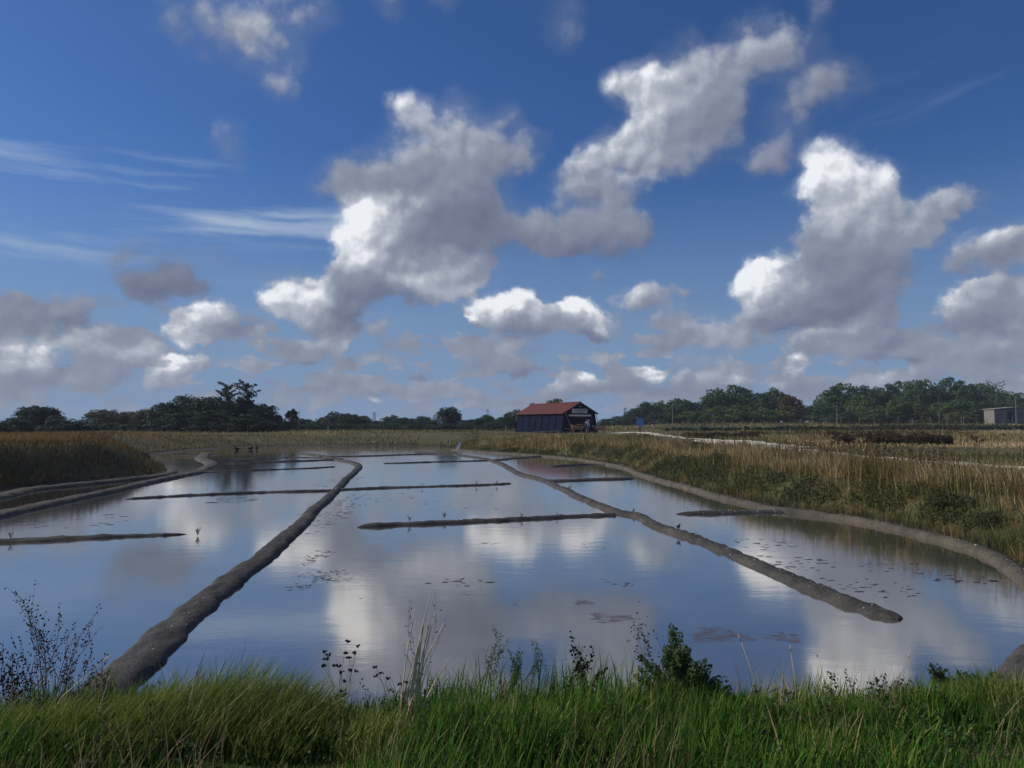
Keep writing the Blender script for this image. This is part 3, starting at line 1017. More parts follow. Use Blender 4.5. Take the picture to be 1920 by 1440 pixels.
# ------------------------------------------------------------------ grasses
def blades(name, X, Y, h, w, mat, lean=0.25, wind=(0.0, 0.0), segs=2, tone=None, Z=None, tip=0.0):
    """one grass blade per point: a tapering strip bent by its own lean and by the wind"""
    n = len(X)
    if Z is None:
        Z = ground_z(X, Y)
    yaw = rng.uniform(0, 2 * np.pi, n)
    la = rng.uniform(0, 2 * np.pi, n)
    lr = np.abs(rng.normal(0, lean, n))
    bx = np.cos(la) * lr + wind[0] * rng.uniform(0.5, 1.4, n)
    by = np.sin(la) * lr + wind[1] * rng.uniform(0.5, 1.4, n)
    k = 1 / np.sqrt(1 + (bx ** 2 + by ** 2) * 0.7)
    rows = []
    for s in range(segs + 1):
        t = s / segs
        cx = X + bx * h * k * t ** 1.8
        cy = Y + by * h * k * t ** 1.8
        cz = Z - 0.02 + h * k * t
        if s < segs:
            hw = w * 0.5 * (1 - t * 0.75)
            dx, dy = np.cos(yaw) * hw, np.sin(yaw) * hw
            rows.append(np.stack([cx - dx, cy - dy, cz], 1))
            rows.append(np.stack([cx + dx, cy + dy, cz], 1))
        else:
            rows.append(np.stack([cx, cy, cz], 1))
    m = len(rows)
    V = np.stack(rows, 1).reshape(-1, 3)
    base = np.arange(n)[:, None] * m
    fl = []
    for s in range(segs - 1):
        a = 2 * s
        fl += [(a, a + 1, a + 3), (a, a + 3, a + 2)]
    a = 2 * (segs - 1)
    fl.append((a, a + 1, a + 2))
    F = (base[:, None, :] + np.array(fl)[None, :, :]).reshape(-1, 3)
    if tone is None:
        tone = rng.uniform(0, 1, n)
    T = np.repeat(tone, m)
    if tip:
        T = T + np.tile(np.linspace(0, tip, m), n)
    return mesh_np(name, V, F, mat, attrs={'tone': T})


def scatter(n, x0, x1, y0, y1, power=0.0):
    """random points, thinning out with distance"""
    u = rng.random(n)
    if power:
        p = 1 - power
        Y = (y0 ** p + u * (y1 ** p - y0 ** p)) ** (1 / p)
    else:
        Y = y0 + u * (y1 - y0)
    X = x0 + rng.random(n) * (x1 - x0)
    return X, Y


# -- the near bank: cropped green grass
n = 95000
Y = 1.9 + 5.0 * rng.random(n) ** 0.9
X = (rng.random(n) * 2 - 1) * (Y * 0.74 + 0.5)
d = pond_dist(X, Y)
keep = d > 0.12
X, Y, d = X[keep], Y[keep], d[keep]
clump = vnoise(X * 2.2, Y * 2.2, 77, 2)
big = vnoise(X * 0.7 + 4, Y * 0.7, 78, 2)
hh = (0.09 + 0.21 * rng.random(len(X)) ** 1.6) * (0.12 + 1.7 * clump ** 1.3) * (0.35 + 1.25 * big)
hh *= np.where(d < 1.6, 0.55 + 0.45 * d / 1.6, 1)
tone = np.clip(0.40 + 0.20 * rng.normal(size=len(X)) + 0.55 * (vnoise(X * 1.1, Y * 1.1, 80, 3) - 0.5) + (rng.random(len(X)) < 0.05) * 0.5, 0, 1)
tag(blades('grass', X, Y, hh, 0.006 + 0.007 * rng.random(len(X)), M['grass_fg'], 0.42, (0.16, 0.02), 4, tone, tip=0.12),
    'short green grass covering the near bank in the foreground', 'grass', kind='stuff')
n = 11000
Y = 2.4 + 4.2 * rng.random(n)
X = (rng.random(n) * 2 - 1) * (Y * 0.72 + 0.4)
d = pond_dist(X, Y)
keep = (d > 0.15) & (vnoise(X * 1.9, Y * 1.9, 83, 3) > 0.53)
X, Y = X[keep], Y[keep]
tag(blades('dry_grass', X, Y, 0.12 + 0.26 * rng.random(len(X)) ** 1.5, np.full(len(X), 0.0045), M['grass_dry'], 0.5, (0.2, 0.0), 4),
    'dry straw coloured blades scattered through the near green grass', 'dry grass', kind='stuff')


def tussock(px, py, rx, ry, n, h, wind, label, mat='grass_tuft', z=0.95, dry=0.12, width=0.006):
    cx, cy = at(px, py, z)
    r = np.sqrt(rng.random(n))
    a = rng.uniform(0, 2 * np.pi, n)
    X = cx + rx * r * np.cos(a)
    Y = cy + ry * r * np.sin(a)
    hh = h * (0.45 + 0.65 * rng.random(n)) * (1.1 - 0.5 * r)
    tone = np.clip(rng.normal(0.45, 0.22, n) + (rng.random(n) < dry) * 0.5, 0, 1)
    o = blades('grass_tussock', X, Y, hh, np.full(n, width), M[mat], 0.46, wind, 5, tone, tip=0.15)
    tag(o, label, 'grass tussock')
    return o


tussock(415, 1385, .55, .42, 5200, .43, (.55, .05), 'tall windswept grass tussock leaning right, left of the middle foreground')
tussock(290, 1400, .50, .40, 3600, .32, (.60, 0), 'flattened olive tussock to the left of the tallest windswept one')
tussock(110, 1420, .60, .35, 3800, .28, (.65, 0), 'low wind-combed tussock in the bottom left corner')
tussock(1265, 1350, .30, .26, 2000, .28, (.05, 0), 'grass tussock at the foot of the leafy weed right of the middle')
tussock(1875, 1365, .34, .3, 2200, .30, (-.2, 0), 'pale tussock in the bottom right corner', dry=.3)
tussock(1100, 1390, .5, .3, 1600, .20, (.25, 0), 'matted half-dry tussock in the middle foreground', dry=.5)

for i_, (px_, py_, rx_, h_, w_, lb_) in enumerate([
    (610, 1395, .22, .20, .3, 'small straw-tipped tuft left of the tall straw stalks'),
    (705, 1425, .25, .22, .2, 'olive tuft at the foot of the tall straw stalks'),
    (880, 1380, .24, .20, .2, 'green tuft right of the tall straw stalks'),
    (985, 1425, .28, .24, -.3, 'flattened straw tuft at the bottom middle'),
    (1400, 1385, .24, .22, .25, 'green tuft left of the black twig'),
    (1600, 1410, .30, .24, -.25, 'broad green tuft right of the black twig'),
    (1740, 1375, .26, .24, .15, 'green tuft under the dark small-leaved weed'),
    (520, 1430, .26, .26, .4, 'windswept tuft at the bottom, right of the tallest tussock')]):
    tussock(px_, py_, rx_, .2, 1100, h_, (w_, 0), lb_, dry=.35 if 'straw' in lb_ or 'olive' in lb_ else .1, mat='grass_fg' if 'green' in lb_ else 'grass_tuft', width=.009)




def keep_off_path(X, Y, r=1.15):
    ok = np.ones(len(X), bool)
    for i in range(0, len(PATH), 1):
        rr = r + (1.5 if 48 < PATH[i][1] < 66 else 0) + 1.3 * (PATH[i][1] > 98)
        ok &= (X - PATH[i][0]) ** 2 + (Y - PATH[i][1]) ** 2 > rr * rr
    return ok


SHED = (9.6, 112.0)


def off_shed(X, Y):
    return (np.abs(X - 6) > 11) | (Y < 100) | (Y > 124)


# -- right bank: tall rough grass between the pans and the path
n = 150000
Y = (10.0 ** -0.2 + rng.random(n) * (104.0 ** -0.2 - 10.0 ** -0.2)) ** (-5)
X = -6 + rng.random(n) * 25
d = pond_dist(X, Y)
lim = np.interp(Y, [10, 28, 42, 50, 75, 104], [16.5, 16.3, 15.0, 14.6, 15.6, 15.0])
keep = (d > 0.0) & (X < lim) & (X > np.interp(Y, [10, 60, 70, 85, 104], [6, 2, -3, -9, -12])) & keep_off_path(X, Y, 1.5)
keep &= (Y < 100) | (X < 3)
X, Y, d = X[keep], Y[keep], d[keep]
cl = vnoise(X * 0.8, Y * 0.8, 51, 3)
hh = (0.22 + 0.50 * rng.random(len(X))) * (0.25 + 1.5 * cl) * (0.55 + 0.45 * sstep(0.5, 2.2, d)) * np.where(Y < 46, np.interp(X, [12.5, 15.5], [1, .62]), np.interp(X, [9.5, 13.0], [1, .28]))
hh *= np.interp(Y, [20, 45, 80, 88], [1.0, 0.95, 0.8, 0.25])
tone = np.clip(0.12 + 0.42 * sstep(0.6, 2.6, d) + 0.20 * rng.normal(size=len(X)) + 1.0 * (vnoise(X * 0.7, Y * 0.7, 52, 3) - 0.5), 0, 1)
tag(blades('bank_grass', X, Y, hh, 0.006 + 0.0008 * Y * (0.6 + 0.6 * rng.random(len(X))), M['reed'], 0.50, (-0.12, 0), 4, tone, tip=0.22),
    'tall rough olive and straw grass covering the right bank', 'grass', kind='stuff')
# taller straw stalks on top of it
n = 16000
Y = (11.0 ** -0.4 + rng.random(n) * (90.0 ** -0.4 - 11.0 ** -0.4)) ** (-2.5)
X = rng.random(n) * 17
d = pond_dist(X, Y)
lim = np.interp(Y, [10, 28, 42, 50, 75, 104], [16.3, 16.0, 14.6, 14.2, 15.2, 15.0])
keep = (d > 1.1) & (X < lim) & (Y < 85) & (vnoise(X * 0.5, Y * 0.5, 53, 2) > 0.42)
X, Y = X[keep], Y[keep]
tag(blades('straw_stalks', X, Y, 0.55 + 0.42 * rng.random(len(X)), 0.004 + 0.0006 * Y, M['grass_dry'], 0.22, (-0.1, 0), 4),
    'thin straw stalks standing above the right bank grass', 'grass', kind='stuff')

# -- left dunes
n = 120000
Y = (13.0 ** -0.3 + rng.random(n) * (92.0 ** -0.3 - 13.0 ** -0.3)) ** (-1 / .3)
X = -Y * (0.12 + rng.random(n) * 0.66)
d = pond_dist(X, Y)
keep = (d > 0.5) & (X < -5)
X, Y, d = X[keep], Y[keep], d[keep]
hh = (0.10 + 0.28 * rng.random(len(X))) * (0.4 + 1.1 * vnoise(X * 0.35, Y * 0.35, 61, 3))
tone = np.clip(0.15 + 0.35 * sstep(1.0, 5.0, d) + 0.16 * rng.normal(size=len(X)) + 0.6 * (vnoise(X * 0.2, Y * 0.2, 62, 3) - 0.5), 0, 1)
tag(blades('dune_grass', X, Y, hh, 0.006 + 0.0009 * Y, M['dune'], 0.45, (0.25, 0), 3, tone, tip=0.2),
    'brownish wind-bent grass over the dark dunes on the left', 'grass', kind='stuff')

# -- far shore and the meadow behind the path
n = 150000
Y = (24.0 ** -0.5 + rng.random(n) * (230.0 ** -0.5 - 24.0 ** -0.5)) ** (-2)
X = -0.62 * Y + rng.random(n) * 1.36 * Y
d = pond_dist(X, Y)
lim = np.interp(Y, [10, 28, 42, 50, 75, 104], [17.0, 17.0, 16.0, 15.6, 16.3, 15.5])
keep = (d > 0.2) & (((X > lim) & (Y < 104)) | (Y > 76) & (X < 17) & (d > 0.2) | (Y > 104)) & keep_off_path(X, Y, 1.3) & off_shed(X, Y)
pool = ((X - 26.5) / 5.8) ** 2 + ((Y - 44.5) / 3.5) ** 2
keep &= pool > 1
X, Y, d = X[keep], Y[keep], d[keep]
hh = (0.10 + 0.30 * rng.random(len(X))) * (0.3 + 1.3 * vnoise(X * 0.12, Y * 0.12, 71, 3)) * np.interp(Y, [25, 60, 200], [0.9, 1.0, 1.5])
hh *= np.where((Y < 46) & (X > 16), 0.65, 1)
hh *= np.where((Y > 88) & (Y < 112) & (X > -12) & (X < 18), 0.35, 1)
tone = np.clip(0.42 + 0.16 * rng.normal(size=len(X)) + 1.1 * (vnoise(X * 0.07, Y * 0.10, 72, 3) - 0.5), 0, 1)
tag(blades('meadow_grass', X, Y, hh, 0.008 + 0.0011 * Y, M['meadow'], 0.35, (-0.05, 0), 2, tone, tip=0.2),
    'dull green and straw meadow grass behind the path and the far pans', 'grass', kind='stuff')


# ------------------------------------------------------------------ leafy masses
def leaf_quads(C, R, per, size, squash=(1, 1, 1), up=0.3, shell=0.35):
    """leaf-sized faces around puff centres C with radii R"""
    C = np.repeat(C, per, 0)
    Rr = np.repeat(R, per)
    n = len(C)
    D = rng.normal(size=(n, 3))
    D /= np.linalg.norm(D, axis=1)[:, None]
    D[:, 2] = np.abs(D[:, 2]) * np.where(rng.random(n) < 0.75, 1, -1)
    P = C + D * (Rr * (1 - shell * rng.random(n)))[:, None] * np.array(squash)
    Nn = D + rng.normal(0, 0.55, (n, 3)) + np.array([0, 0, up])
    Nn /= np.linalg.norm(Nn, axis=1)[:, None]
    A = np.cross(Nn, rng.normal(size=(n, 3)))
    A /= np.linalg.norm(A, axis=1)[:, None]
    B = np.cross(Nn, A)
    s = (size * (0.6 + 0.8 * rng.random(n)))[:, None]
    V = np.stack([P - A * s * .5, P + B * s * .32, P + A * s * .5, P - B * s * .32], 1).reshape(-1, 3)
    F = np.arange(n * 4).reshape(-1, 4)
    tone = np.repeat(np.clip(0.5 + 0.25 * rng.normal(size=n), 0, 1), 4)
    return V, F, tone


# broad leaves and seedlings tangled into the near grass, most of all along its edge over the water
n = 900
Y = 3.0 + 2.6 * rng.random(n) ** .7
X = (rng.random(n) * 2 - 1) * (Y * 0.72 + .3)
ok = (pond_dist(X, Y) > 1.3) & (vnoise(X * 1.6, Y * 1.6, 88, 2) > .50)
X, Y = X[ok], Y[ok]
z = ground_z(X, Y)
h = rng.uniform(.06, .22, len(X))
C = np.concatenate([np.stack([X + rng.normal(0, .012, len(X)), Y, z + h * t], 1) for t in (.4, .6, .75, .9, 1.0)])
V, F, T = leaf_quads(C, np.full(len(C), .020), 4, .020)
tag(mesh_np('bank_weeds', V, F, M['weed_leaf'], attrs={'tone': T}), 'small broad-leaved weeds tangled through the near grass', 'weeds', kind='stuff')



def crown_np(kind, seed, leaves):
    """crown in a unit box: x, y in -.5 .. .5 and z in 0 .. 1"""
    global rng
    keep, rng = rng, np.random.default_rng(seed)
    C, R = [], []
    if kind == 'pine':
        nl = 100
        for _ in range(nl):
            a, r = rng.uniform(0, 2 * np.pi), rng.random() ** 0.5
            top = 0.93 - 0.42 * r ** 2.2
            z = top - rng.random() ** 1.4 * 0.62
            q = 0.085 + 0.05 * rng.random()
            C.append((0.41 * r * np.cos(a), 0.41 * r * np.sin(a), z - q * .3))
            R.append(q)
        sq = (1.1, 1.1, 0.75)
    elif kind == 'round':
        for _ in range(110):
            v = rng.normal(size=3)
            v /= np.linalg.norm(v)
            r = rng.random() ** 0.35
            q = 0.09 + 0.06 * rng.random()
            C.append((0.38 * r * v[0], 0.38 * r * v[1], 0.47 + 0.42 * r * v[2]))
            R.append(q)
        sq = (1, 1, 0.9)
    elif kind == 'bush':
        for _ in range(90):
            a, r = rng.uniform(0, 2 * np.pi), rng.random() ** 0.5
            z = (0.86 - 0.55 * r ** 2) * rng.random() ** 0.6
            q = 0.10 + 0.06 * rng.random()
            C.append((0.40 * r * np.cos(a), 0.40 * r * np.sin(a), z))
            R.append(q)
        sq = (1, 1, 0.8)
    elif kind == 'spire':
        for _ in range(70):
            z = rng.random() ** 0.9
            rr = (0.42 * (1 - z) ** 0.8 + 0.05)
            a, r = rng.uniform(0, 2 * np.pi), rng.random() ** 0.5
            C.append((rr * r * np.cos(a), rr * r * np.sin(a), 0.02 + z * 0.93))
            R.append(0.05 + 0.06 * (1 - z))
        sq = (1, 1, 1.2)
    elif kind == 'tiers':       # old cypress: ragged flat boughs that sweep out and up
        for k in range(26):
            z = 0.25 + 0.68 * (k + 0.5) / 26 + rng.uniform(-.03, .03)
            L = (0.50 - 0.30 * abs(z - 0.80)) * rng.uniform(0.45, 1.0)
            a = k * 2.4 + rng.uniform(-.4, .4)
            if k % 2:
                a = 0 if (k // 2) % 2 else math.pi
                a += rng.uniform(-.5, .5)
            for t in np.linspace(0.15, 1, 9):
                C.append((L * t * np.cos(a), L * t * np.sin(a), z - .05 + 0.10 * t + rng.uniform(-.02, .02)))
                R.append(0.042 * (1.15 - 0.6 * t) * rng.uniform(.5, 1.3) + 0.01)
        for _ in range(60):
            z = rng.uniform(0.15, 0.92)
            a, r = rng.uniform(0, 2 * np.pi), rng.random() ** .5 * (0.30 * (1.05 - z) + .06)
            C.append((r * np.cos(a), r * np.sin(a), z))
            R.append(rng.uniform(.04, .075))
        sq = (1.15, 1.15, 0.65)
    C, R = np.array(C), np.array(R)
    per = leaves // len(C)
    out = leaf_quads(C, R, per, 0.050 if kind != 'tiers' else 0.032, sq)
    rng = keep
    return out


PROTO = {}


def crown_mesh(kind, seed, leaves, mat):
    key = (kind, seed % 4, mat)
    if key not in PROTO:
        V, F, T = crown_np(kind, 900 + seed % 4 + 10 * len(kind), leaves)
        o = mesh_np('crown', V, F, M[mat], attrs={'tone': T})
        PROTO[key] = o.data
        bpy.data.objects.remove(o)
    return PROTO[key]


def trunk_mesh(kind, h, lean, seed):
    rr = random.Random(seed)
    mb = MB()
    r = 0.028 * h
    top = (lean * h, 0, h * 0.72)
    mb.tube([(0, 0, -0.3), (lean * h * .2, 0, h * .25), (lean * h * .6, 0, h * .5), top], [r * 1.25, r, r * .8, r * .4], 7)
    for k in range(6):
        a = rr.uniform(0, 2 * math.pi)
        t = rr.uniform(0.32, 0.6)
        s = (lean * h * t, 0, h * t)
        L = h * rr.uniform(.16, .28)
        mb.tube([s, (s[0] + math.cos(a) * L * .5, math.sin(a) * L * .5, s[2] + L * .35), (s[0] + math.cos(a) * L, math.sin(a) * L, s[2] + L * .8)], [r * .45, r * .3, r * .12], 5)
    return mb


TREE_COUNT = 0


def tree(px, top_py, half_px, dist, kind, mat, label, group=None, lean=0.0, leaves=5600, name=None, base_py=None, depth=1.0):
    global TREE_COUNT
    TREE_COUNT += 1
    x, y, ztop = at_depth(px, top_py, dist)
    z0 = gz(x, y)
    h = ztop - z0
    w = 2 * half_px / FPX * dist * 1.12
    nm = name or {'pine': 'pine_tree', 'round': 'leafy_tree', 'bush': 'shrub', 'spire': 'conifer_tree', 'tiers': 'cypress_tree'}[kind]
    e = empty(nm, (x, y, z0), random.uniform(0, 0.0))
    low = {'pine': 0.04, 'round': -0.04, 'bush': -0.05, 'spire': 0.03, 'tiers': 0.0}[kind] * h
    c = bpy.data.objects.new('crown', crown_mesh(kind, TREE_COUNT, leaves, mat))
    COL.objects.link(c)
    c.parent = e
    c.location = (lean * h * 0.6, 0, low)
    c.rotation_euler = (0, 0, random.choice((0, 0.7, -0.7)) if kind == 'tiers' else random.uniform(0, 6.28))
    c.scale = (w * 1.04, w * 1.04 * depth, (h - low) * 1.02)
    if kind != 'bush':
        trunk_mesh(kind, h, lean, TREE_COUNT).build('trunk', M['bark'], e, True)
    tag(e, label, {'bush': 'shrub'}.get(kind, 'tree'), group)
    return e


ORD = "first second third fourth fifth sixth seventh eighth ninth tenth eleventh twelfth thirteenth fourteenth fifteenth sixteenth seventeenth eighteenth nineteenth twentieth".split()

# -- left: dark clump with the ragged cypresses
for a in [
    (62, 757, 36, 112, 'round', 'broad_dark', 'dark round tree with a double top at the far left'),
    (88, 760, 30, 114, 'round', 'broad_dark', 'dark tree close behind the double-topped one at far left'),
    (30, 778, 36, 108, 'bush', 'broad_dark', 'dark shrub under the double-topped tree at the far left edge'),
    (-15, 788, 38, 105, 'bush', 'broad_dark', 'dark shrub cut by the left edge of the view'),
    (112, 776, 34, 108, 'bush', 'broad_dark', 'sloping dark shrub right of the double-topped tree'),
    (150, 784, 30, 110, 'bush', 'pine_dark', 'small round dark shrub in the gap before the olive trees'),
    (190, 765, 32, 140, 'round', 'olive', 'pale olive tree at the left end of the light row'),
    (220, 767, 28, 145, 'round', 'olive', 'olive tree second in the light row on the left'),
    (247, 769, 28, 148, 'round', 'olive', 'olive tree third in the light row on the left'),
    (275, 765, 28, 145, 'round', 'olive', 'olive tree at the right end of the light row, by the dark clump'),
    (205, 790, 34, 118, 'bush', 'broad_dark', 'dark shrub in front of the pale olive tree'),
    (262, 786, 36, 118, 'bush', 'pine_dark', 'dark shrub below the right end of the olive row'),
    (310, 752, 34, 122, 'round', 'broad_dark', 'leftmost round crown of the big dark clump'),
    (345, 738, 42, 124, 'round', 'broad_dark', 'tall round crown left in the big dark clump'),
    (388, 739, 42, 122, 'round', 'pine_dark', 'round crown in the big dark clump left of the ragged cypress'),
    (330, 770, 48, 112, 'bush', 'pine_dark', 'low dark growth at the left foot of the big clump'),
    (400, 765, 50, 110, 'bush', 'pine_dark', 'low dark growth in the middle of the big clump'),
    (425, 716, 30, 116, 'tiers', 'pine_dark', 'ragged cypress with layered boughs, left of the two tallest'),
    (462, 714, 24, 118, 'tiers', 'pine_dark', 'thin ragged cypress with see-through top, right of the two tallest'),
    (450, 742, 40, 118, 'round', 'pine_dark', 'dark crown under the thin ragged cypress'),
    (492, 753, 34, 116, 'round', 'pine_dark', 'dark crown sloping down at the right of the big clump'),
    (470, 772, 52, 110, 'bush', 'pine_dark', 'low dark growth at the right foot of the big clump'),
    (547, 767, 24, 120, 'spire', 'broad_dark', 'young pointed tree right of the big dark clump'),
    (520, 780, 26, 118, 'spire', 'broad_dark', 'small pointed tree touching the big dark clump'),
]:
    tree(*a)
# -- middle: low tree line behind the far shore
row = [(568, 783, 22, 'round'), (590, 788, 26, 'bush'), (612, 779, 22, 'round'), (632, 770, 28, 'round'), (656, 773, 26, 'round'), (682, 778, 22, 'round'), (705, 786, 24, 'bush'), (733, 777, 22, 'round'),
       (758, 781, 26, 'round'), (790, 779, 24, 'round'), (814, 784, 22, 'bush'), (872, 785, 22, 'bush'), (893, 783, 22, 'round'), (912, 776, 18, 'round'), (932, 783, 20, 'bush'), (965, 766, 24, 'round'), (948, 778, 20, 'round'), (988, 776, 22, 'round')]
for i, (px, ty, hw, kd) in enumerate(row):
    tree(px, ty, hw, 150 + (i * 37 % 21), kd, 'broad_dark', f'dark {"shrub" if kd == "bush" else "tree"} in the low middle tree line, {ORD[i]} from the left before the shed' if i < 20 else '', 'low tree line behind the far shore')
tree(842, 760, 29, 148, 'round', 'pine_dark', 'isolated round dark tree standing highest left of the shed')
tree(1040, 740, 25, 150, 'bush', 'pine', 'pine whose rounded top shows above the red roof', name='pine_tree')
tree(1000, 752, 12, 160, 'round', 'broad_dark', 'small tree tip just over the left end of the red roof')
# filler growth below the row
for i, px in enumerate(range(500, 970, 47)):
    tree(px, 793 - (i * 7 % 4), 34, 138 + (i * 5 % 7), 'bush', 'broad_dark', f'low dark thicket under the middle tree line, {ORD[i]} from the left', 'low thickets behind the far shore')

# -- right of the shed
row = [(1140, 783, 22, 'bush', 'broad_dark', 185), (1162, 779, 20, 'round', 'broad_dark', 190), (1190, 764, 22, 'round', 'pine', 205), (1214, 751, 28, 'round', 'pine', 205), (1244, 750, 24, 'round', 'pine', 208), (1276, 744, 32, 'round', 'pine', 200), (1308, 752, 24, 'round', 'broad_dark', 205)]
for i, (px, ty, hw, kd, mt, dd) in enumerate(row):
    tree(px, ty, hw, dd, kd, mt, f'dark tree in the wood right of the shed, {ORD[i]} from the shed', 'edge of the wood right of the shed')
row = [(1346, 723, 34), (1376, 719, 36), (1408, 727, 30), (1450, 722, 30), (1432, 733, 26)]
for i, (px, ty, hw) in enumerate(sorted(row)):
    tree(px, ty, hw, 196 + i % 3 * 4, 'pine', 'pine', f'tall pine of the left pine group, {ORD[i]} from the left', 'left pine group')
row = [(1560, 722, 30), (1582, 713, 32), (1612, 717, 28), (1640, 720, 28), (1664, 717, 28), (1692, 709, 32), (1722, 705, 32), (1752, 713, 30), (1782, 704, 32), (1806, 708, 28), (1838, 712, 32), (1884, 728, 26), (1912, 734, 28), (1948, 732, 30)]
for i, (px, ty, hw) in enumerate(row):
    tree(px, ty, hw, 205 + i * 37 % 17, 'pine', 'pine', f'tall pine along the top of the right-hand wood, {ORD[i]} from the left', 'pines of the right-hand wood')
tree(1866, 714, 18, 205, 'tiers', 'pine', 'thin open-crowned pine rising above the grey hut', leaves=2400)
for i, (px, ty, hw, kd, mt, dd, lb) in enumerate([
    (1482, 737, 24, 'round', 'brownleaf', 190, 'brownish broad tree at the right end of the left pine group'),
    (1475, 756, 26, 'bush', 'olive', 182, 'olive shrub under the brownish tree'),
    (1345, 757, 34, 'bush', 'broad', 184, 'green shrub at the foot of the left pine group'),
    (1390, 755, 36, 'bush', 'broad', 182, 'wide green shrub under the middle of the left pine group'),
    (1435, 760, 28, 'bush', 'broad', 180, 'low green shrub between the left pines and the gap'),
    (1300, 768, 34, 'bush', 'broad', 186, 'green thicket left of the left pine group'),
    (1240, 771, 36, 'bush', 'broad_dark', 186, 'dark thicket behind the blue sign'),
    (1180, 780, 34, 'bush', 'broad_dark', 180, 'low dark thicket just right of the shed'),
    (1506, 757, 16, 'round', 'broad_dark', 230, 'small dark tree in the gap between the two woods'),
    (1528, 757, 18, 'round', 'broad_dark', 230, 'dark tree closing the gap before the right-hand wood'),
    (1548, 752, 34, 'bush', 'pine', 186, 'sloping dark shrub at the left end of the right-hand wood'),
    (1612, 737, 34, 'round', 'broad', 186, 'round leafy tree with greener leaves before the right-hand pines'),
    (1622, 757, 32, 'bush', 'broad', 178, 'rounded green shrub below the greener leafy tree'),
    (1690, 743, 34, 'round', 'bright', 182, 'brightest yellow-green tree in front of the right-hand wood'),
    (1655, 757, 26, 'bush', 'broad', 180, 'green shrub left of the brightest tree'),
    (1730, 758, 26, 'bush', 'olive', 180, 'olive shrub right of the brightest tree'),
    (1768, 752, 30, 'round', 'broad', 184, 'mid green tree before the pine with the bare trunk'),
    (1806, 742, 32, 'round', 'pine', 186, 'dull green leafy tree under the highest pines'),
    (1845, 748, 32, 'round', 'broad_dark', 184, 'dull tree left of the grey hut'),
    (1880, 752, 30, 'round', 'broad_dark', 190, 'dark tree behind the grey hut'),
    (1925, 752, 34, 'round', 'broad_dark', 192, 'dark tree at the right edge behind the hut'),
    (1800, 768, 32, 'bush', 'olive', 178, 'low olive shrub at the foot of the right-hand wood'),
    (1580, 768, 30, 'bush', 'broad_dark', 178, 'dark low shrub behind the short pole'),
]):
    tree(px, ty, hw, dd, kd, mt, lb)
# bare trunks seen inside the right-hand wood
for px, ty, by, dd, lb in ((1760, 742, 790, 176, 'pale bare trunk standing before the dark gap in the right-hand wood'), (1715, 742, 785, 178, 'reddish thin bare trunk among the right-hand pines')):
    x, y, zt = at_depth(px, ty, dd)
    e = empty('bare_tree', (x, y, gz(x, y)))
    h = zt - gz(x, y)
    MB().tube([(0, 0, -.2), (.1, 0, h * .5), (0, 0, h)], [.16, .12, .06], 6).tube([(.05, 0, h * .45), (1.2, .2, h * .55)], [.08, .04], 4).tube([(.05, 0, h * .6), (-.9, -.1, h * .72)], [.07, .03], 4).build('trunk', M['bark'], e)
    tag(e, lb, 'tree')


# -- hedges and scrub of the meadow (each a long low mass)
def hedge(line, h, w, mat, label, n, size=0.25, cat='hedge', name='hedge', kind=None, z_off=0.0):
    C = catmull(line, 0.5)
    i = rng.integers(0, len(C), n)
    P = C[i] + rng.normal(0, w * 0.35, (n, 2))
    if 'scrub' == cat:
        P = P[vnoise(P[:, 0] * 0.45, P[:, 1] * 0.45, 97, 2) > 0.45]
        n = len(P)
    z = ground_z(P[:, 0], P[:, 1])
    hh = h * (0.35 + 0.9 * vnoise(P[:, 0] * 0.4, P[:, 1] * 0.4, 91, 2))
    Cc = np.stack([P[:, 0], P[:, 1], z + z_off + hh * rng.random(n) ** 0.7 * 0.8], 1)
    V, F, T = leaf_quads(Cc, np.full(n, size * 1.2), 14, size)
    o = mesh_np(name, V, F, M[mat], attrs={'tone': T})
    tag(o, label, cat, kind=kind)
    return o


hedge([(62, 128), (75, 130), (95, 132), (115, 130)], 0.85, 2.0, 'broad_dark', 'long low dark hedge across the meadow below the right-hand wood', 1500, 0.34)
hedge([(24, 118), (40, 124), (62, 128)], 0.7, 1.8, 'broad_dark', 'thin dark scrub line continuing the hedge towards the shed', 500, 0.3)
hedge([(23, 55), (26, 54), (30, 53)], 1.15, 1.6, 'scrub', 'tall reddish brown dock scrub beyond the path', 800, 0.13, 'scrub', 'scrub')
hedge([(29.5, 53), (32, 52), (34, 51.5)], 1.05, 1.5, 'scrub', 'dark brown bush mass right of the reddish scrub', 800, 0.14, 'scrub', 'scrub')
hedge([(31, 49.5), (36, 50), (41, 50.5), (47, 51)], 0.45, 1.2, 'scrub', 'low brown scrub behind the meadow pool', 900, 0.14, 'scrub', 'scrub')
hedge([(17.5, 76), (21, 78), (25, 79)], 0.7, 1.2, 'brownleaf', 'reddish dry weeds beside the path before the fence', 500, 0.16, 'scrub', 'scrub')
# dark green herbs along the foot of the right bank
cl = [p for p in catmull([(p[0] + .1, p[1]) for p in POND[11:28]], 0.4)]
cl = np.array(cl)
n = 5200
i = (rng.random(n) ** 1.6 * len(cl)).astype(int)
P = cl[i] + np.stack([rng.uniform(0.15, 1.5, n), rng.normal(0, .35, n)], 1)
ok = (vnoise(P[:, 0] * 0.8, P[:, 1] * 0.8, 95, 2) > 0.44) & (pond_dist(P[:, 0], P[:, 1]) > 0.5)
P = P[ok]
z = ground_z(P[:, 0], P[:, 1])
Cc = np.stack([P[:, 0], P[:, 1], z + 0.28 * rng.random(len(P))], 1)
V, F, T = leaf_quads(Cc, np.full(len(P), 0.12), 16, 0.055)
tag(mesh_np('bank_herbs', V, F, M['weed_dark'], attrs={'tone': T}), 'dark green herbs matted along the foot of the right bank', 'herbs', kind='stuff')
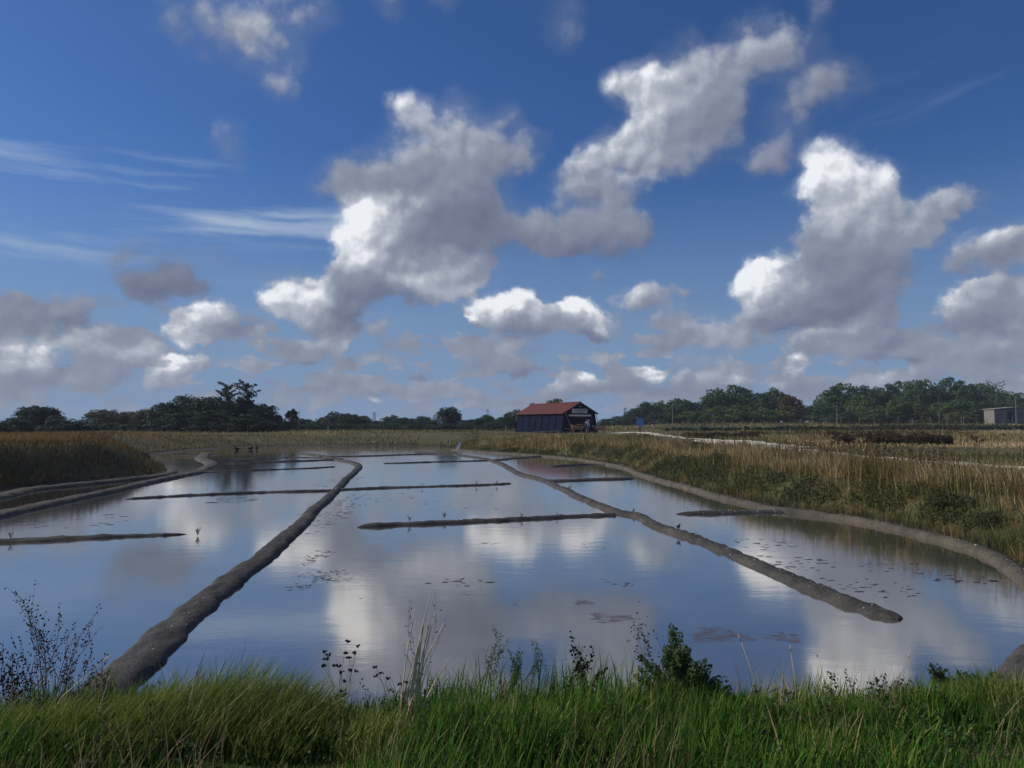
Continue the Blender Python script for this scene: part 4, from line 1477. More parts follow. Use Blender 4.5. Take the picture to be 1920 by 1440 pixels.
# reddish seed spikes of dock and mugwort along the crest and in the scrub
def spikes(n, pick, h0, h1, label):
    X, Y = pick(n)
    z = ground_z(X, Y)
    h = rng.uniform(h0, h1, len(X))
    C = []
    for x, y, zz, q in zip(X, Y, z, h):
        a = rng.uniform(-.12, .12)
        for t in (.45, .58, .70, .82, .93, 1.0):
            C.append((x + a * t, y, zz + q * t))
    C = np.array(C)
    V, F, T = leaf_quads(C, np.full(len(C), .030), 4, .045)
    tag(mesh_np('dock_spikes', V, F, M['brownleaf'], attrs={'tone': T}), label, 'dry weeds', kind='stuff')


def crest(n):
    Y = (15.0 ** -0.5 + rng.random(n) * (85.0 ** -0.5 - 15.0 ** -0.5)) ** -2
    X = np.interp(Y, [15, 30, 50, 75, 85], [13.0, 13.2, 12.0, 10.0, 6.0]) + rng.normal(0, 1.5, n)
    ok = (Y < 46) & (vnoise(X * .6, Y * .35, 57, 2) > .47) & (pond_dist(X, Y) > 1.5)
    return X[ok], Y[ok]


spikes(2200, crest, .5, .95, 'reddish brown dry seed spikes standing in the right bank grass')
spikes(900, lambda n: (rng.uniform(20, 31.5, n), rng.normal(53, 1.6, n)), .8, 1.6, 'tall reddish brown seed spikes over the scrub beyond the path')

# shrubs on the bank crest
for (px, py, z, rx, h, lb) in [(1180, 834, 1.2, 1.5, .75, 'dark green shrub on the bank below the shed front'), (1215, 833, 1.1, 1.4, .7, 'dark green shrub on the bank at the foot of the blue sign'), (1300, 858, 1.0, .8, .7, 'green shrub in the middle of the right bank grass'), (1395, 845, 1.2, .5, .55, 'brown-green shrub by the bend of the path'), (1545, 862, 1.1, .45, .5, 'dark tuft of weeds on the crest before the path'), (1262, 850, 1.0, .7, .6, 'green shrub left of the middle of the right bank'), (1350, 880, .9, .55, .55, 'green weed clump halfway down the right bank'), (1470, 885, .9, .5, .5, 'olive weed clump in the golden bank grass'), (1620, 905, .9, .45, .5, 'dark green clump among the straw grass of the bank'), (1770, 960, .7, .5, .45, 'wide dark clump low on the bank at the right'), (1860, 990, .6, .4, .4, 'dark clump just above the kerb at the right edge')]:
    x, y = at(px, py, z - 0.3)
    e = empty('shrub', (x, y, gz(x, y)))
    V, F, T = crown_np('bush', int(px), 1800)
    V = V * np.array([rx * 2, rx * 2, h * 1.2])
    mesh_np('foliage', V, F, M['weed_dark'], e, attrs={'tone': T})
    MB().tube([(0, 0, -.1), (.05, 0, h * .5)], [.04, .015], 5).build('stem', M['dead_stem'], e)
    tag(e, lb, 'shrub')


# ------------------------------------------------------------------ the shed
def shed():
    W, L, EH, RH = 4.7, 15.0, 2.85, 4.15
    th = math.radians(24)
    # front left eave corner
    fx, fy = 7.05, 103.5
    z0 = 1.13
    root = empty('wooden_shed', (fx, fy, z0), th)
    # local: x across the gable (to the right), y back along the shed
    tag(root, 'dark navy wooden shed with red gable roof and a sign over its doorway', 'shed')
    lean = 0.45
    # leaning side panels of the left wall
    n = 7
    for k in range(n):
        y0, y1 = L * k / n + 0.03, L * (k + 1) / n - 0.03
        MB().hexa([(-lean, y0, 0), (-lean + .05, y0, 0), (-lean + .05, y1, 0), (-lean, y1, 0), (0.0, y0, EH), (0.05, y0, EH), (0.05, y1, EH), (0.0, y1, EH)]).build('wall_panel', M['navy_side'], root)
    for k in range(n + 1):
        y = L * k / n
        MB().bar((-lean - .05, y, 0), (-.05, y, EH), .07, .08, (1, 0, 0)).build('batten', M['navy'], root)
    for k in range(1, 5):
        y = L * k / n
        MB().box(-lean * .6 - .13, -lean * .6 - .02, y - .12, y + .12, 1.15, 1.38).build('shutter_block', M['black_navy'], root)
    MB().hexa([(W + lean - .05, 0, 0), (W + lean, 0, 0), (W + lean, L, 0), (W + lean - .05, L, 0), (W - .05, 0, EH), (W, 0, EH), (W, L, EH), (W - .05, L, EH)]).build('right_wall', M['navy_side'], root)
    # gable wall of upright boards with an open doorway
    d0, d1, dh = 1.35, 3.05, 2.15
    nb = 16

    def top_at(x):
        return EH + (RH - EH) * (1 - abs(x - W / 2) / (W / 2))
    for k in range(nb):
        a, b = W * k / nb, W * (k + 1) / nb - .012
        zb = 0 if (b <= d0 + .05 or a >= d1 - .05) else dh
        y = 0.30 + (0.012 if k % 2 else 0)
        MB().hexa([(a, y, zb), (b, y, zb), (b, y + .03, zb), (a, y + .03, zb), (a, y, top_at(a) - .02), (b, y, top_at(b) - .02), (b, y + .03, top_at(b) - .02), (a, y + .03, top_at(a) - .02)]).build('wall_board', M['navy'], root)
    for s, x in ((-1, 0), (1, W)):
        MB().poly([(x, .33, 0), (x + s * lean, .33, 0), (x, .33, EH)][::s]).build('corner_board', M['navy'], root)
    MB().box(d0 - .12, d0, .26, .32, 0, dh + .1).box(d1, d1 + .12, .26, .32, 0, dh + .1).box(d0, d1, .26, .32, dh, dh + .1).build('door_frame', M['navy'], root)
    MB().box(0.1, W - .1, L - .06, L, 0, EH).poly([(0.1, L, EH), (W - .1, L, EH), (W / 2, L, RH)]).build('back_wall', M['navy'], root)
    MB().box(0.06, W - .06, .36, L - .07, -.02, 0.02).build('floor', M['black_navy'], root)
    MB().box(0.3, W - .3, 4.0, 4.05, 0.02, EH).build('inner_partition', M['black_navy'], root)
    # roof: two slopes made of overlapping sheets
    ov = .38
    sl = (RH - EH) / (W / 2)
    for s in (-1, 1):
        r = empty('roof_slope')
        r.parent = root
        ns = 12
        for k in range(ns):
            y0 = -.25 + (L + .5) * k / ns
            y1 = -.25 + (L + .5) * (k + 1) / ns + .04
            xe = W / 2 + s * (W / 2 + ov)
            ze = EH - sl * ov + .04
            t = .012 * (k % 2)
            a = (W / 2, RH + .05 + t)
            b = (xe, ze + t)
            MB().hexa([(a[0], y0, a[1] - .04), (b[0], y0, b[1] - .04), (b[0], y1, b[1] - .04), (a[0], y1, a[1] - .04), (a[0], y0, a[1]), (b[0], y0, b[1]), (b[0], y1, b[1]), (a[0], y1, a[1])]).build('roof_sheet', M['roof_red'], r)
    MB().tube([(W / 2, -.28, RH + .07), (W / 2, L + .28, RH + .07)], .09, 8).build('ridge_cap', M['roof_red'], root)
    MB().bar((W / 2, -.27, RH - .01), (-ov, -.27, EH - sl * ov - .02), .05, .16).bar((W / 2, -.27, RH - .01), (W + ov, -.27, EH - sl * ov - .02), .05, .16).build('barge_board', M['navy'], root)
    # leaning props at the corners
    MB().bar((.05, -.2, EH - .1), (.95, -.05, .95), .07).build('prop', M['grey_wood'], root)
    MB().bar((W + .1, -.2, EH - .2), (W + .45, -.1, 1.1), .06).build('prop', M['pale_wood'], root)
    MB().bar((-.15, L + .05, EH - .2), (-.25, L + .1, 1.0), .08).build('prop', M['pale_wood'], root)
    # sign
    sgn = MB().box(1.25, 3.65, .20, .26, 2.72, 3.32).build('sign_board', M['white_paint'], root, bevel=.01)
    MB().box(1.19, 3.71, .18, .215, 2.68, 2.72).box(1.19, 3.71, .18, .215, 3.32, 3.36).box(1.19, 1.25, .18, .215, 2.72, 3.32).box(3.65, 3.71, .18, .215, 2.72, 3.32).build('sign_frame', M['navy'], sgn)
    for txt, size, z in (("LA SALORGE", .33, 2.99), ("DE LA VERTONNE", .15, 2.79)):
        cu = bpy.data.curves.new('lettering', 'FONT')
        cu.body = txt
        cu.size = size
        cu.align_x = 'CENTER'
        cu.extrude = .006
        cu.offset = 0.006
        cu.materials.append(M['letter'])
        tmp = bpy.data.objects.new('lettering', cu)
        t = bpy.data.objects.new('lettering', bpy.data.meshes.new_from_object(tmp))
        bpy.data.objects.remove(tmp)
        COL.objects.link(t)
        t.parent = sgn
        t.location = (2.45, .192, z)
        t.rotation_euler = (math.pi / 2, 0, 0)
    MB().box(.75, 4.15, .02, .22, 2.30, 2.52).build('beam', M['white_paint'], root, bevel=.01)
    MB().tube([(2.45, .26, 3.66), (2.45, .02, 3.66)], [.03, .03], 6).blob((2.45, -.02, 3.62), .10).build('lamp', M['white_paint'], root)
    for x, z, w, h in ((3.72, 1.55, .26, .30), (3.72, 1.17, .26, .22), (3.70, .78, .20, .26), (4.42, .82, .16, .24)):
        MB().box(x, x + w, .262, .285, z, z + h).build('notice', M['white_paint'], root)
    MB().tube([(1.12, .1, 0.0), (1.12, .1, .9)], .02, 5).box(1.02, 1.22, .08, .11, .85, 1.25).build('notice_stand', M['pale_wood'], root)
    return root


SH = shed()


def local(x, y, z=0):
    m = Matrix.Translation(SH.location) @ Matrix.Rotation(SH.rotation_euler.z, 4, 'Z')
    return m @ Vector((x, y, z))


# wooden display carts before the doorway
def cart(loc, rz, label, handles):
    e = empty('wooden_cart', loc, rz)
    MB().hexa([(-.55, -.35, .42), (.55, -.35, .42), (.55, .35, .42), (-.55, .35, .42), (-.75, -.45, .85), (.75, -.45, .85), (.75, .45, .85), (-.75, .45, .85)]).build('tray', M['wood'], e, bevel=.01)
    for z in (.52, .68):
        MB().box(-.72, .72, -.475, -.45, z, z + .09).build('side_plank', M['pale_wood'] if z > .6 else M['wood'], e)
    for x in (-.5, .5):
        for y in (-.3, .3):
            MB().bar((x, y, 0), (x * .95, y, .44), .07).build('leg', M['wood'], e)
    if handles:
        for y in (-.28, .28):
            MB().bar((-.5, y, .44), (-1.45, y, .58), .05).build('handle', M['pale_wood'], e)
        MB().bar((-.6, 0, .86), (.6, 0, 1.05), .8, .04, (0, 0, 1)).build('sloping_lid', M['wood'], e)
    e.scale = (1.12, 1.12, 1.15)
    tag(e, label, 'cart')
    return e


p = local(.75, -2.2)
cart((p.x, p.y, gz(p.x, p.y)), 0.05, 'orange-brown wooden display barrow with handles left of the doorway', True)
p = local(4.7, -1.4)
cart((p.x, p.y, gz(p.x, p.y)), -0.1, 'brown wooden display table at the right corner of the shed', False)
# low bench against the side wall
p = local(-2.0, -1.0)
e = empty('bench', (p.x, p.y, gz(p.x, p.y)), .05)
MB().box(-.75, .75, -.2, .2, .42, .48).build('seat', M['grey_wood'], e)
for x in (-.55, .5):
    MB().bar((x, 0, 0), (x, 0, .42), .07, .3).build('leg', M['grey_wood'], e)
tag(e, 'small weathered bench beside the leaning wall of the shed', 'bench')
# long pale planks lying on the grass
p = at(1035, 815, 1.15)
o = MB().bar((-1.9, 0, .12), (1.0, .3, .16), .28, .05).bar((-.9, -.2, .18), (1.4, .2, .22), .2, .05).build('plank_pile', M['pale_wood'])
o.location = (p[0], 99.5, gz(p[0], 99.5) + .12)
tag(o, 'two pale planks lying in the grass below the bench', 'planks')


# person in white seen from behind
def person():
    x, y, _ = at_depth(1101, 800, 99.5)
    z = gz(x, y)
    e = empty('person', (x, y, z), 0.15)
    J = {'pelvis': (0, 0, .95), 'waist': (0, .01, 1.10), 'chest': (0, .0, 1.32), 'neck': (0, .02, 1.50), 'head': (0, .03, 1.60), 'crown': (0, .03, 1.70),
         'lsh': (-.17, 0, 1.43), 'lel': (-.25, .02, 1.16), 'lwr': (-.20, .18, .98), 'lha': (-.18, .24, .93),
         'rsh': (.17, 0, 1.43), 'rel': (.27, -.02, 1.16), 'rwr': (.30, .08, .92), 'rha': (.30, .10, .84),
         'lhip': (-.10, 0, .92), 'lkn': (-.11, .05, .50), 'lan': (-.11, -.02, .09), 'lto': (-.12, .14, .04),
         'rhip': (.10, 0, .92), 'rkn': (.12, .01, .50), 'ran': (.13, -.06, .09), 'rto': (.14, .10, .04)}
    rad = {'pelvis': .14, 'waist': .125, 'chest': .15, 'neck': .055, 'head': .095, 'crown': .075, 'lsh': .065, 'rsh': .065, 'lel': .045, 'rel': .045, 'lwr': .03, 'rwr': .03, 'lha': .04, 'rha': .04,
           'lhip': .09, 'rhip': .09, 'lkn': .06, 'rkn': .06, 'lan': .04, 'ran': .04, 'lto': .035, 'rto': .035}
    E = [('pelvis', 'waist'), ('waist', 'chest'), ('chest', 'neck'), ('neck', 'head'), ('head', 'crown'), ('chest', 'lsh'), ('lsh', 'lel'), ('lel', 'lwr'), ('lwr', 'lha'), ('chest', 'rsh'), ('rsh', 'rel'), ('rel', 'rwr'), ('rwr', 'rha'),
         ('pelvis', 'lhip'), ('lhip', 'lkn'), ('lkn', 'lan'), ('lan', 'lto'), ('pelvis', 'rhip'), ('rhip', 'rkn'), ('rkn', 'ran'), ('ran', 'rto')]

    def skin(name, names, mat, grow, sub=1):
        ks = [k for k in J if k in names]
        me = bpy.data.meshes.new(name)
        me.from_pydata([J[k] for k in ks], [(ks.index(a), ks.index(b)) for a, b in E if a in ks and b in ks], [])
        o = bpy.data.objects.new(name, me)
        COL.objects.link(o)
        o.parent = e
        sk = o.modifiers.new('skin', 'SKIN')
        sk.use_smooth_shade = True
        ly = me.skin_vertices[0] if me.skin_vertices else None
        if ly is None:
            bpy.context.view_layer.objects.active = o
            ly = me.skin_vertices.new() if hasattr(me.skin_vertices, 'new') else None
        if ly:
            for i, k in enumerate(ks):
                r = rad[k] + grow
                ly.data[i].radius = (r, r)
                ly.data[i].use_root = (i == 0)
        s = o.modifiers.new('sub', 'SUBSURF')
        s.levels = s.render_levels = sub
        me.materials.append(M[mat])
        return o
    skin('body', set(J), 'skin', 0, 2)
    skin('shirt', {'pelvis', 'waist', 'chest', 'lsh', 'lel', 'rsh', 'rel', 'lwr', 'rwr'}, 'shirt', .02)
    skin('trousers', {'pelvis', 'lhip', 'lkn', 'lan', 'rhip', 'rkn', 'ran'}, 'trousers', .018)
    MB().blob((0, .0, 1.69), (.105, .115, .115), 10, 7).build('hair', M['hair'], e, True)
    tag(e, 'person in a white shirt seen from behind in front of the shed doorway', 'person')
    b = MB().blob((-.27, -.04, 1.02), (.19, .17, .42), 10, 8).build('shoulder_bag', M['bag_blue'], None, True)
    b.location = (x, y, z)
    b.rotation_euler = (0, 0, .15)
    tag(b, 'large dark blue bag at the left side of the person in white', 'bag')


person()

# blue information panel
x, y, _ = at_depth(1200, 800, 96)
z = gz(x, y)
e = empty('information_panel', (x, y, z), math.radians(-8))
MB().box(-.06, .06, -.05, .05, -.2, .95).build('post', M['dark_metal'], e)
MB().box(-.42, .40, -.04, .04, .92, 1.82).build('panel', M['sign_blue'], e, bevel=.01)
MB().hexa([(-.42, -.06, 1.84), (.40, -.06, 1.90), (.40, .06, 1.90), (-.42, .06, 1.84), (-.42, -.06, 1.90), (.40, -.06, 1.97), (.40, .06, 1.97), (-.42, .06, 1.90)]).build('top_rail', M['sign_blue'], e)
MB().hexa([(-.36, -.047, 1.78), (.36, -.047, 1.86), (.36, -.042, 1.86), (-.36, -.042, 1.78), (-.36, -.047, 1.82), (.36, -.047, 1.90), (.36, -.042, 1.90), (-.36, -.042, 1.82)]).build('dark_strip', M['dark_metal'], e)
MB().box(-.45, -.2, -.07, .07, 1.965, 2.02).build('white_cap', M['white_paint'], e)
tag(e, 'blue information panel on a dark post beside the path', 'sign')

# pale board leaning in the bank grass
x, y, _ = at_depth(858, 828, 76)
o = MB().hexa([(-.35, 0, -.1), (.05, 0, -.1), (.05, .1, -.1), (-.35, .1, -.1), (.15, .35, .75), (.36, .35, .68), (.36, .42, .68), (.15, .42, .75)]).build('leaning_board', M['white_paint'])
o.location = (x, y, gz(x, y) + .05)
tag(o, 'pale board leaning at the foot of the bank at the far end of the pans', 'board')

# far pale rail right of the shed
x0, y0, z1 = at_depth(1217, 791.5, 150)
x1, _, _ = at_depth(1252, 791, 150)
e = empty('rail', (x0, y0, gz(x0, y0)))
MB().bar((0, 0, z1 - gz(x0, y0)), (x1 - x0, 0, z1 - gz(x0, y0)), .12).build('bar', M['pale_wood'], e)
for t in (0, .5, 1):
    MB().bar(((x1 - x0) * t, 0, -.1), ((x1 - x0) * t, 0, z1 - gz(x0, y0)), .1).build('post', M['pale_wood'], e)
tag(e, 'long pale rail in the meadow between the shed and the utility pole', 'rail')


# fence of stakes along the wood
def fence(pxs, dist0, dist1, top, label, h=1.05):
    e = None
    prev = None
    for i, px in enumerate(pxs):
        t = i / max(1, len(pxs) - 1)
        dist = dist0 + (dist1 - dist0) * t + random.uniform(-.6, .6)
        x, y, _ = at_depth(px + random.uniform(-2, 2), 790, dist)
        z = gz(x, y)
        if e is None:
            e = empty('fence', (x, y, z))
            ox, oy, oz = x, y, z
        hh = h * random.uniform(.8, 1.25)
        ln = random.uniform(-.08, .08)
        MB().bar((x - ox, y - oy, z - oz - .2), (x - ox + ln, y - oy, z - oz + hh), .09).build('post', M['grey_wood'], e)
        if prev:
            MB().bar(prev, (x - ox, y - oy, z - oz + .75), .02).build('wire', M['dark_metal'], e)
        prev = (x - ox, y - oy, z - oz + .75)
    tag(e, label, 'fence')


fence([1268, 1277, 1292, 1308, 1325, 1336, 1357, 1373, 1390, 1410, 1433, 1455, 1480, 1503], 150, 140, 790, 'stake fence with thin wire along the left pine group', 1.3)
fence([1526, 1550, 1578, 1610, 1640, 1684, 1712, 1744, 1775, 1803, 1806, 1852], 160, 165, 780, 'sparse stake fence in front of the right-hand wood', 1.6)
for px, dd, h, lb in ((615, 118, .8, 'short white marker post at the far shore below the middle trees'), (948, 112, .9, 'thin stake left of the shed in the meadow'), (464, 110, .8, 'stake before the big dark clump')):
    x, y, _ = at_depth(px, 800, dd)
    o = MB().bar((0, 0, -.2), (.03, 0, h), .12).build('marker_post', M['white_paint'])
    o.location = (x, y, gz(x, y))
    tag(o, lb, 'post')

# utility poles and masts
for px, ty, dd, r, lb, arm in ((1261, 764, 172, .10, 'grey utility pole before the wood right of the shed', 0), (1569, 761, 170, .10, 'short grey pole in front of the right-hand wood', 0), (1904, 744, 168, .09, 'grey pole rising over the grey hut', 0),
                               (561, 770, 116, .05, 'thin white pole right of the big dark clump', 0), (277, 772, 118, .05, 'thin white pole at the right end of the olive row', 0)):
    x, y, zt = at_depth(px, ty, dd)
    z = gz(x, y)
    h = zt - z
    e = empty('utility_pole', (x, y, z))
    MB().tube([(0, 0, -.3), (0, 0, h)], [r * 1.1, r * .8], 8).build('pole', M['pale_wood'] if dd < 160 else M['grey_wood'], e)
    MB().bar((-.28, 0, h - .25), (.28, 0, h - .25), .07).build('crossarm', M['concrete'], e)
    tag(e, lb, 'pole')


def mast(px, ty, dd, lb):
    x, y, zt = at_depth(px, ty, dd)
    z = gz(x, y)
    h = zt - z
    e = empty('lattice_mast', (x, y, z))
    mb = MB()
    for sx in (-1, 1):
        for sy in (-1, 1):
            mb.bar((sx * .9, sy * .9, 0), (sx * .3, sy * .3, h), .12)
    for k in range(8):
        a, b = k / 8, (k + 1) / 8
        wa, wb = .9 - .6 * a, .9 - .6 * b
        mb.bar((-wa, -wa, h * a), (wb, -wb, h * b), .08)
        mb.bar((wa, wa, h * a), (-wb, wb, h * b), .08)
    mb.build('lattice', M['concrete'], e)
    for q in (.86, .95):
        MB().bar((-1.3, 0, h * q), (1.3, 0, h * q), .12).build('crossarm', M['concrete'], e)
    tag(e, lb, 'mast')


mast(702, 773, 420, 'distant lattice mast above the middle tree line')
mast(914, 767, 420, 'distant lattice pylon left of the shed')
mast(1172, 764, 420, 'distant lattice pylon right of the shed')


# grey hut at the right edge
def hut():
    x, y, zt = at_depth(1864, 767, 172)
    z = gz(x, y) - .1
    e = empty('hut', (x, y, z), 0.05)
    h = zt - z
    MB().box(0, 2.9, 0, 3.5, 0, h - .1).build('wall', M['concrete'], e)
    MB().box(1.38, 1.5, -.06, .0, 0, h - .12).build('pilaster', M['concrete'], e)
    MB().box(.35, 1.05, -.03, .0, 0, h * .72).build('door', M['grey_board'], e)
    MB().box(3.3, 4.5, .46, .5, h * .35, h * .8).build('opening', M['dark_metal'], e)
    MB().box(2.9, 5.0, .5, 3.6, 0, h + .15).build('lean_to_wall', M['grey_board'], e)
    MB().box(5.0, 9.5, .2, 4.2, 0, h + .1).build('side_wall', M['concrete'], e)
    MB().box(5.6, 9.2, .16, .2, h * .55, h * .75).build('window_band', M['grey_board'], e)
    MB().hexa([(-.3, -.4, h - .05), (5.1, -.4, h + .35), (5.1, 3.9, h + .35), (-.3, 3.9, h - .05), (-.3, -.4, h + .05), (5.1, -.4, h + .48), (5.1, 3.9, h + .48), (-.3, 3.9, h + .05)]).build('roof', M['roof_sheet'], e)
    MB().hexa([(5.1, 0, h + .3), (9.9, 0, h - .1), (9.9, 4.4, h - .1), (5.1, 4.4, h + .3), (5.1, 0, h + .42), (9.9, 0, h + .02), (9.9, 4.4, h + .02), (5.1, 4.4, h + .42)]).build('side_roof', M['roof_sheet'], e)
    for px in (3.9, 4.9):
        MB().bar((px, -.3, 0), (px, -.3, h * .5), .16).build('post', M['pale_wood'], e)
    tag(e, 'low grey hut with flat sheet roof at the right edge before the wood', 'hut')


hut()

# ------------------------------------------------------------------ small things in and around the pans
def samphire(x, y, z, h, label, group='small red samphire plants on the ridges'):
    mb = MB()
    h *= .75
    for k in range(7):
        a = random.uniform(0, 6.28)
        q = random.uniform(.5, 1) * h
        s = random.uniform(.15, .5) * h
        mb.tube([(0, 0, 0), (math.cos(a) * s * .5, math.sin(a) * s * .5, q * .6), (math.cos(a) * s, math.sin(a) * s, q)], [h * .03, h * .028, h * .018], 4)
        mb.tube([(math.cos(a) * s * .5, math.sin(a) * s * .5, q * .6), (math.cos(a + 1) * s * .9, math.sin(a + 1) * s * .9, q * .95)], [h * .025, h * .015], 4)
    o = mb.build('samphire', M['samphire'])
    o.location = (x, y, z)
    tag(o, label, 'plant', group)


for (px, py, h, lb) in [(768, 974, .22, 'red samphire at the left part of the nearest cross ridge'), (833, 968, .24, 'bushier red samphire on the nearest cross ridge, left of its middle'), (978, 966, .18, 'red samphire at the middle of the nearest cross ridge'), (1045, 963, .12, 'tiny samphire right of the middle of the nearest cross ridge'),
                        (792, 908, .16, 'tiny samphire on the thin middle cross ridge, left one'), (893, 905, .20, 'tiny samphire on the thin middle cross ridge, middle one'), (932, 904, .2, 'tiny samphire on the thin middle cross ridge near its tip'),
                        (1068, 915, .24, 'samphire on the right long ridge beside the shed reflection'), (1187, 958, .18, 'samphire where the nearest cross ridge meets the right ridge'), (371, 996, .28, 'lone samphire standing in the water of the left pan'), (20, 1006, .2, 'samphire on the ridge at the left edge')]:
    x, y = at(px, py + 4, 0.06)
    samphire(x, y, 0.02 if 'lone' in lb else 0.07, h, lb)

# little bird on the right ridge
x, y = at(1272, 991, .14)
e = empty('bird', (x, y, .13), .8)
MB().blob((0, 0, .055), (.06, .035, .036), 10, 7).blob((.055, 0, .095), .024, 8, 6).bar((-.05, 0, .06), (-.11, 0, .075), .03, .01).build('body', M['bird'], e, True)
MB().bar((.075, 0, .095), (.10, 0, .09), .008).build('beak', M['dark_seed'], e)
for s in (-.012, .012):
    MB().bar((0, s, -.02), (0, s, .03), .006).build('leg', M['dark_seed'], e)
tag(e, 'tiny brown bird perched on the right long ridge', 'bird')
# dark waders resting on the far mud flat
for i, (px, py, lb) in enumerate([(444, 843, 'dark duck resting left on the far mud flat'), (470, 842, 'dark duck resting in the middle of the far mud flat'), (482, 841, 'dark duck resting right on the far mud flat')]):
    x, y = at(px, py, .08)
    e = empty('duck', (x, y, max(gz(x, y), -.03)), random.uniform(0, 3))
    MB().blob((0, 0, .14), (.24, .13, .13), 10, 7).blob((.2, 0, .30), .07, 8, 6).tube([(.17, 0, .18), (.2, 0, .28)], [.06, .05], 6).build('body', M['dark_seed'], e, True)
    MB().bar((.25, 0, .30), (.33, 0, .28), .03).build('beak', M['bird'], e)
    tag(e, lb, 'duck', 'ducks on the far mud flat')
x, y, _ = at_depth(268, 818, 46)
o = MB().blob((0, 0, .1), (.5, .3, .28), 9, 6).blob((-.2, 0, .35), (.16, .14, .16), 7, 5).build('dark_stump', M['char'])
o.location = (x, y, gz(x, y) + .15)
tag(o, 'black stump lying in the dune grass below the olive trees', 'stump')


# floating algae: thin ragged flakes on the brine
def flakes(spots, mat, name, label, thick=.004):
    mb = MB()
    for (px, py, rx, ry, n, s) in spots:
        cx, cy = at(px, py)
        D = cy
        for _ in range(n):
            a, r = random.uniform(0, 6.28), random.random() ** .6
            x = cx + rx / FPX * D * r * math.cos(a)
            y = cy + ry * D * D / (FPX * EYE) * r * math.sin(a)
            q = s * random.uniform(.3, 1.3)
            m = 7
            ph = random.uniform(0, 6.28)
            st = random.uniform(1.3, 3.5)
            z = thick * random.uniform(.7, 1.3)
            mb.poly([(x + q * st * math.cos(2 * math.pi * k / m) * random.uniform(.5, 1.2), y + q * math.sin(2 * math.pi * k / m + .2) * random.uniform(.5, 1.2), z) for k in range(m)])
    o = mb.build(name, M[mat])
    tag(o, label, 'algae', kind='stuff')


flakes([(640, 945, 60, 22, 90, .035), (600, 980, 40, 24, 60, .03), (690, 935, 90, 16, 60, .03), (620, 1080, 60, 12, 90, .018), (600, 1040, 24, 10, 40, .02), (575, 1055, 16, 6, 20, .02), (560, 1100, 24, 8, 20, .018),
        (860, 1092, 60, 8, 22, .022), (1160, 1095, 30, 4, 8, .02), (930, 1018, 40, 4, 8, .02), (1110, 1024, 50, 8, 14, .02), (1440, 1020, 60, 12, 40, .03), (1480, 1055, 90, 14, 40, .03), (1620, 1100, 90, 20, 40, .022),
        (120, 978, 140, 14, 40, .05), (430, 937, 60, 6, 24, .06), (640, 900, 30, 12, 30, .06), (1800, 1085, 60, 10, 26, .03), (1660, 1060, 70, 20, 30, .02), (930, 940, 180, 14, 40, .03), (850, 1080, 300, 60, 50, .012)],
       'algae', 'algae_flecks', 'dark floating algae flecks on the pans')


def mat_patch(px, py, rx, ry, label, seed):
    cx, cy = at(px, py)
    D = cy
    a, b = rx / FPX * D, ry * D * D / (FPX * EYE)
    rr = random.Random(seed)
    mb = MB()
    n = 46
    ring = []
    for k in range(n):
        t = 2 * math.pi * k / n
        q = 1 + .22 * math.sin(3 * t + seed) + .12 * math.sin(7 * t + seed * 2) + rr.uniform(-.14, .14)
        ring.append((a * q * math.cos(t), b * q * math.sin(t), rr.uniform(-.001, .0005)))
    i0 = len(mb.v)
    mb.v.append((0, 0, .003))
    mb.v += [(x * .6, y * .6, .0035 + rr.uniform(-.001, .002)) for x, y, z in ring]
    mb.v += ring
    for k in range(n):
        k2 = (k + 1) % n
        mb.f.append((i0, i0 + 1 + k, i0 + 1 + k2))
        mb.f.append((i0 + 1 + k, i0 + 1 + n + k, i0 + 1 + n + k2, i0 + 1 + k2))
    o = mb.build('algae_mat', M['algae_pink'], None, True)
    o.location = (cx, cy, .002)
    tag(o, label, 'algae mat')


mat_patch(1350, 1191, 52, 13, 'largest pinkish algae mat in the near pan', 3)
mat_patch(1468, 1195, 34, 8, 'smaller pinkish algae mat right of the largest one', 5)
mat_patch(1145, 1158, 40, 9, 'faint pinkish algae mat left of the largest one', 8)
mat_patch(1095, 1130, 18, 4, 'smallest pinkish algae mat towards the middle of the near pan', 9)


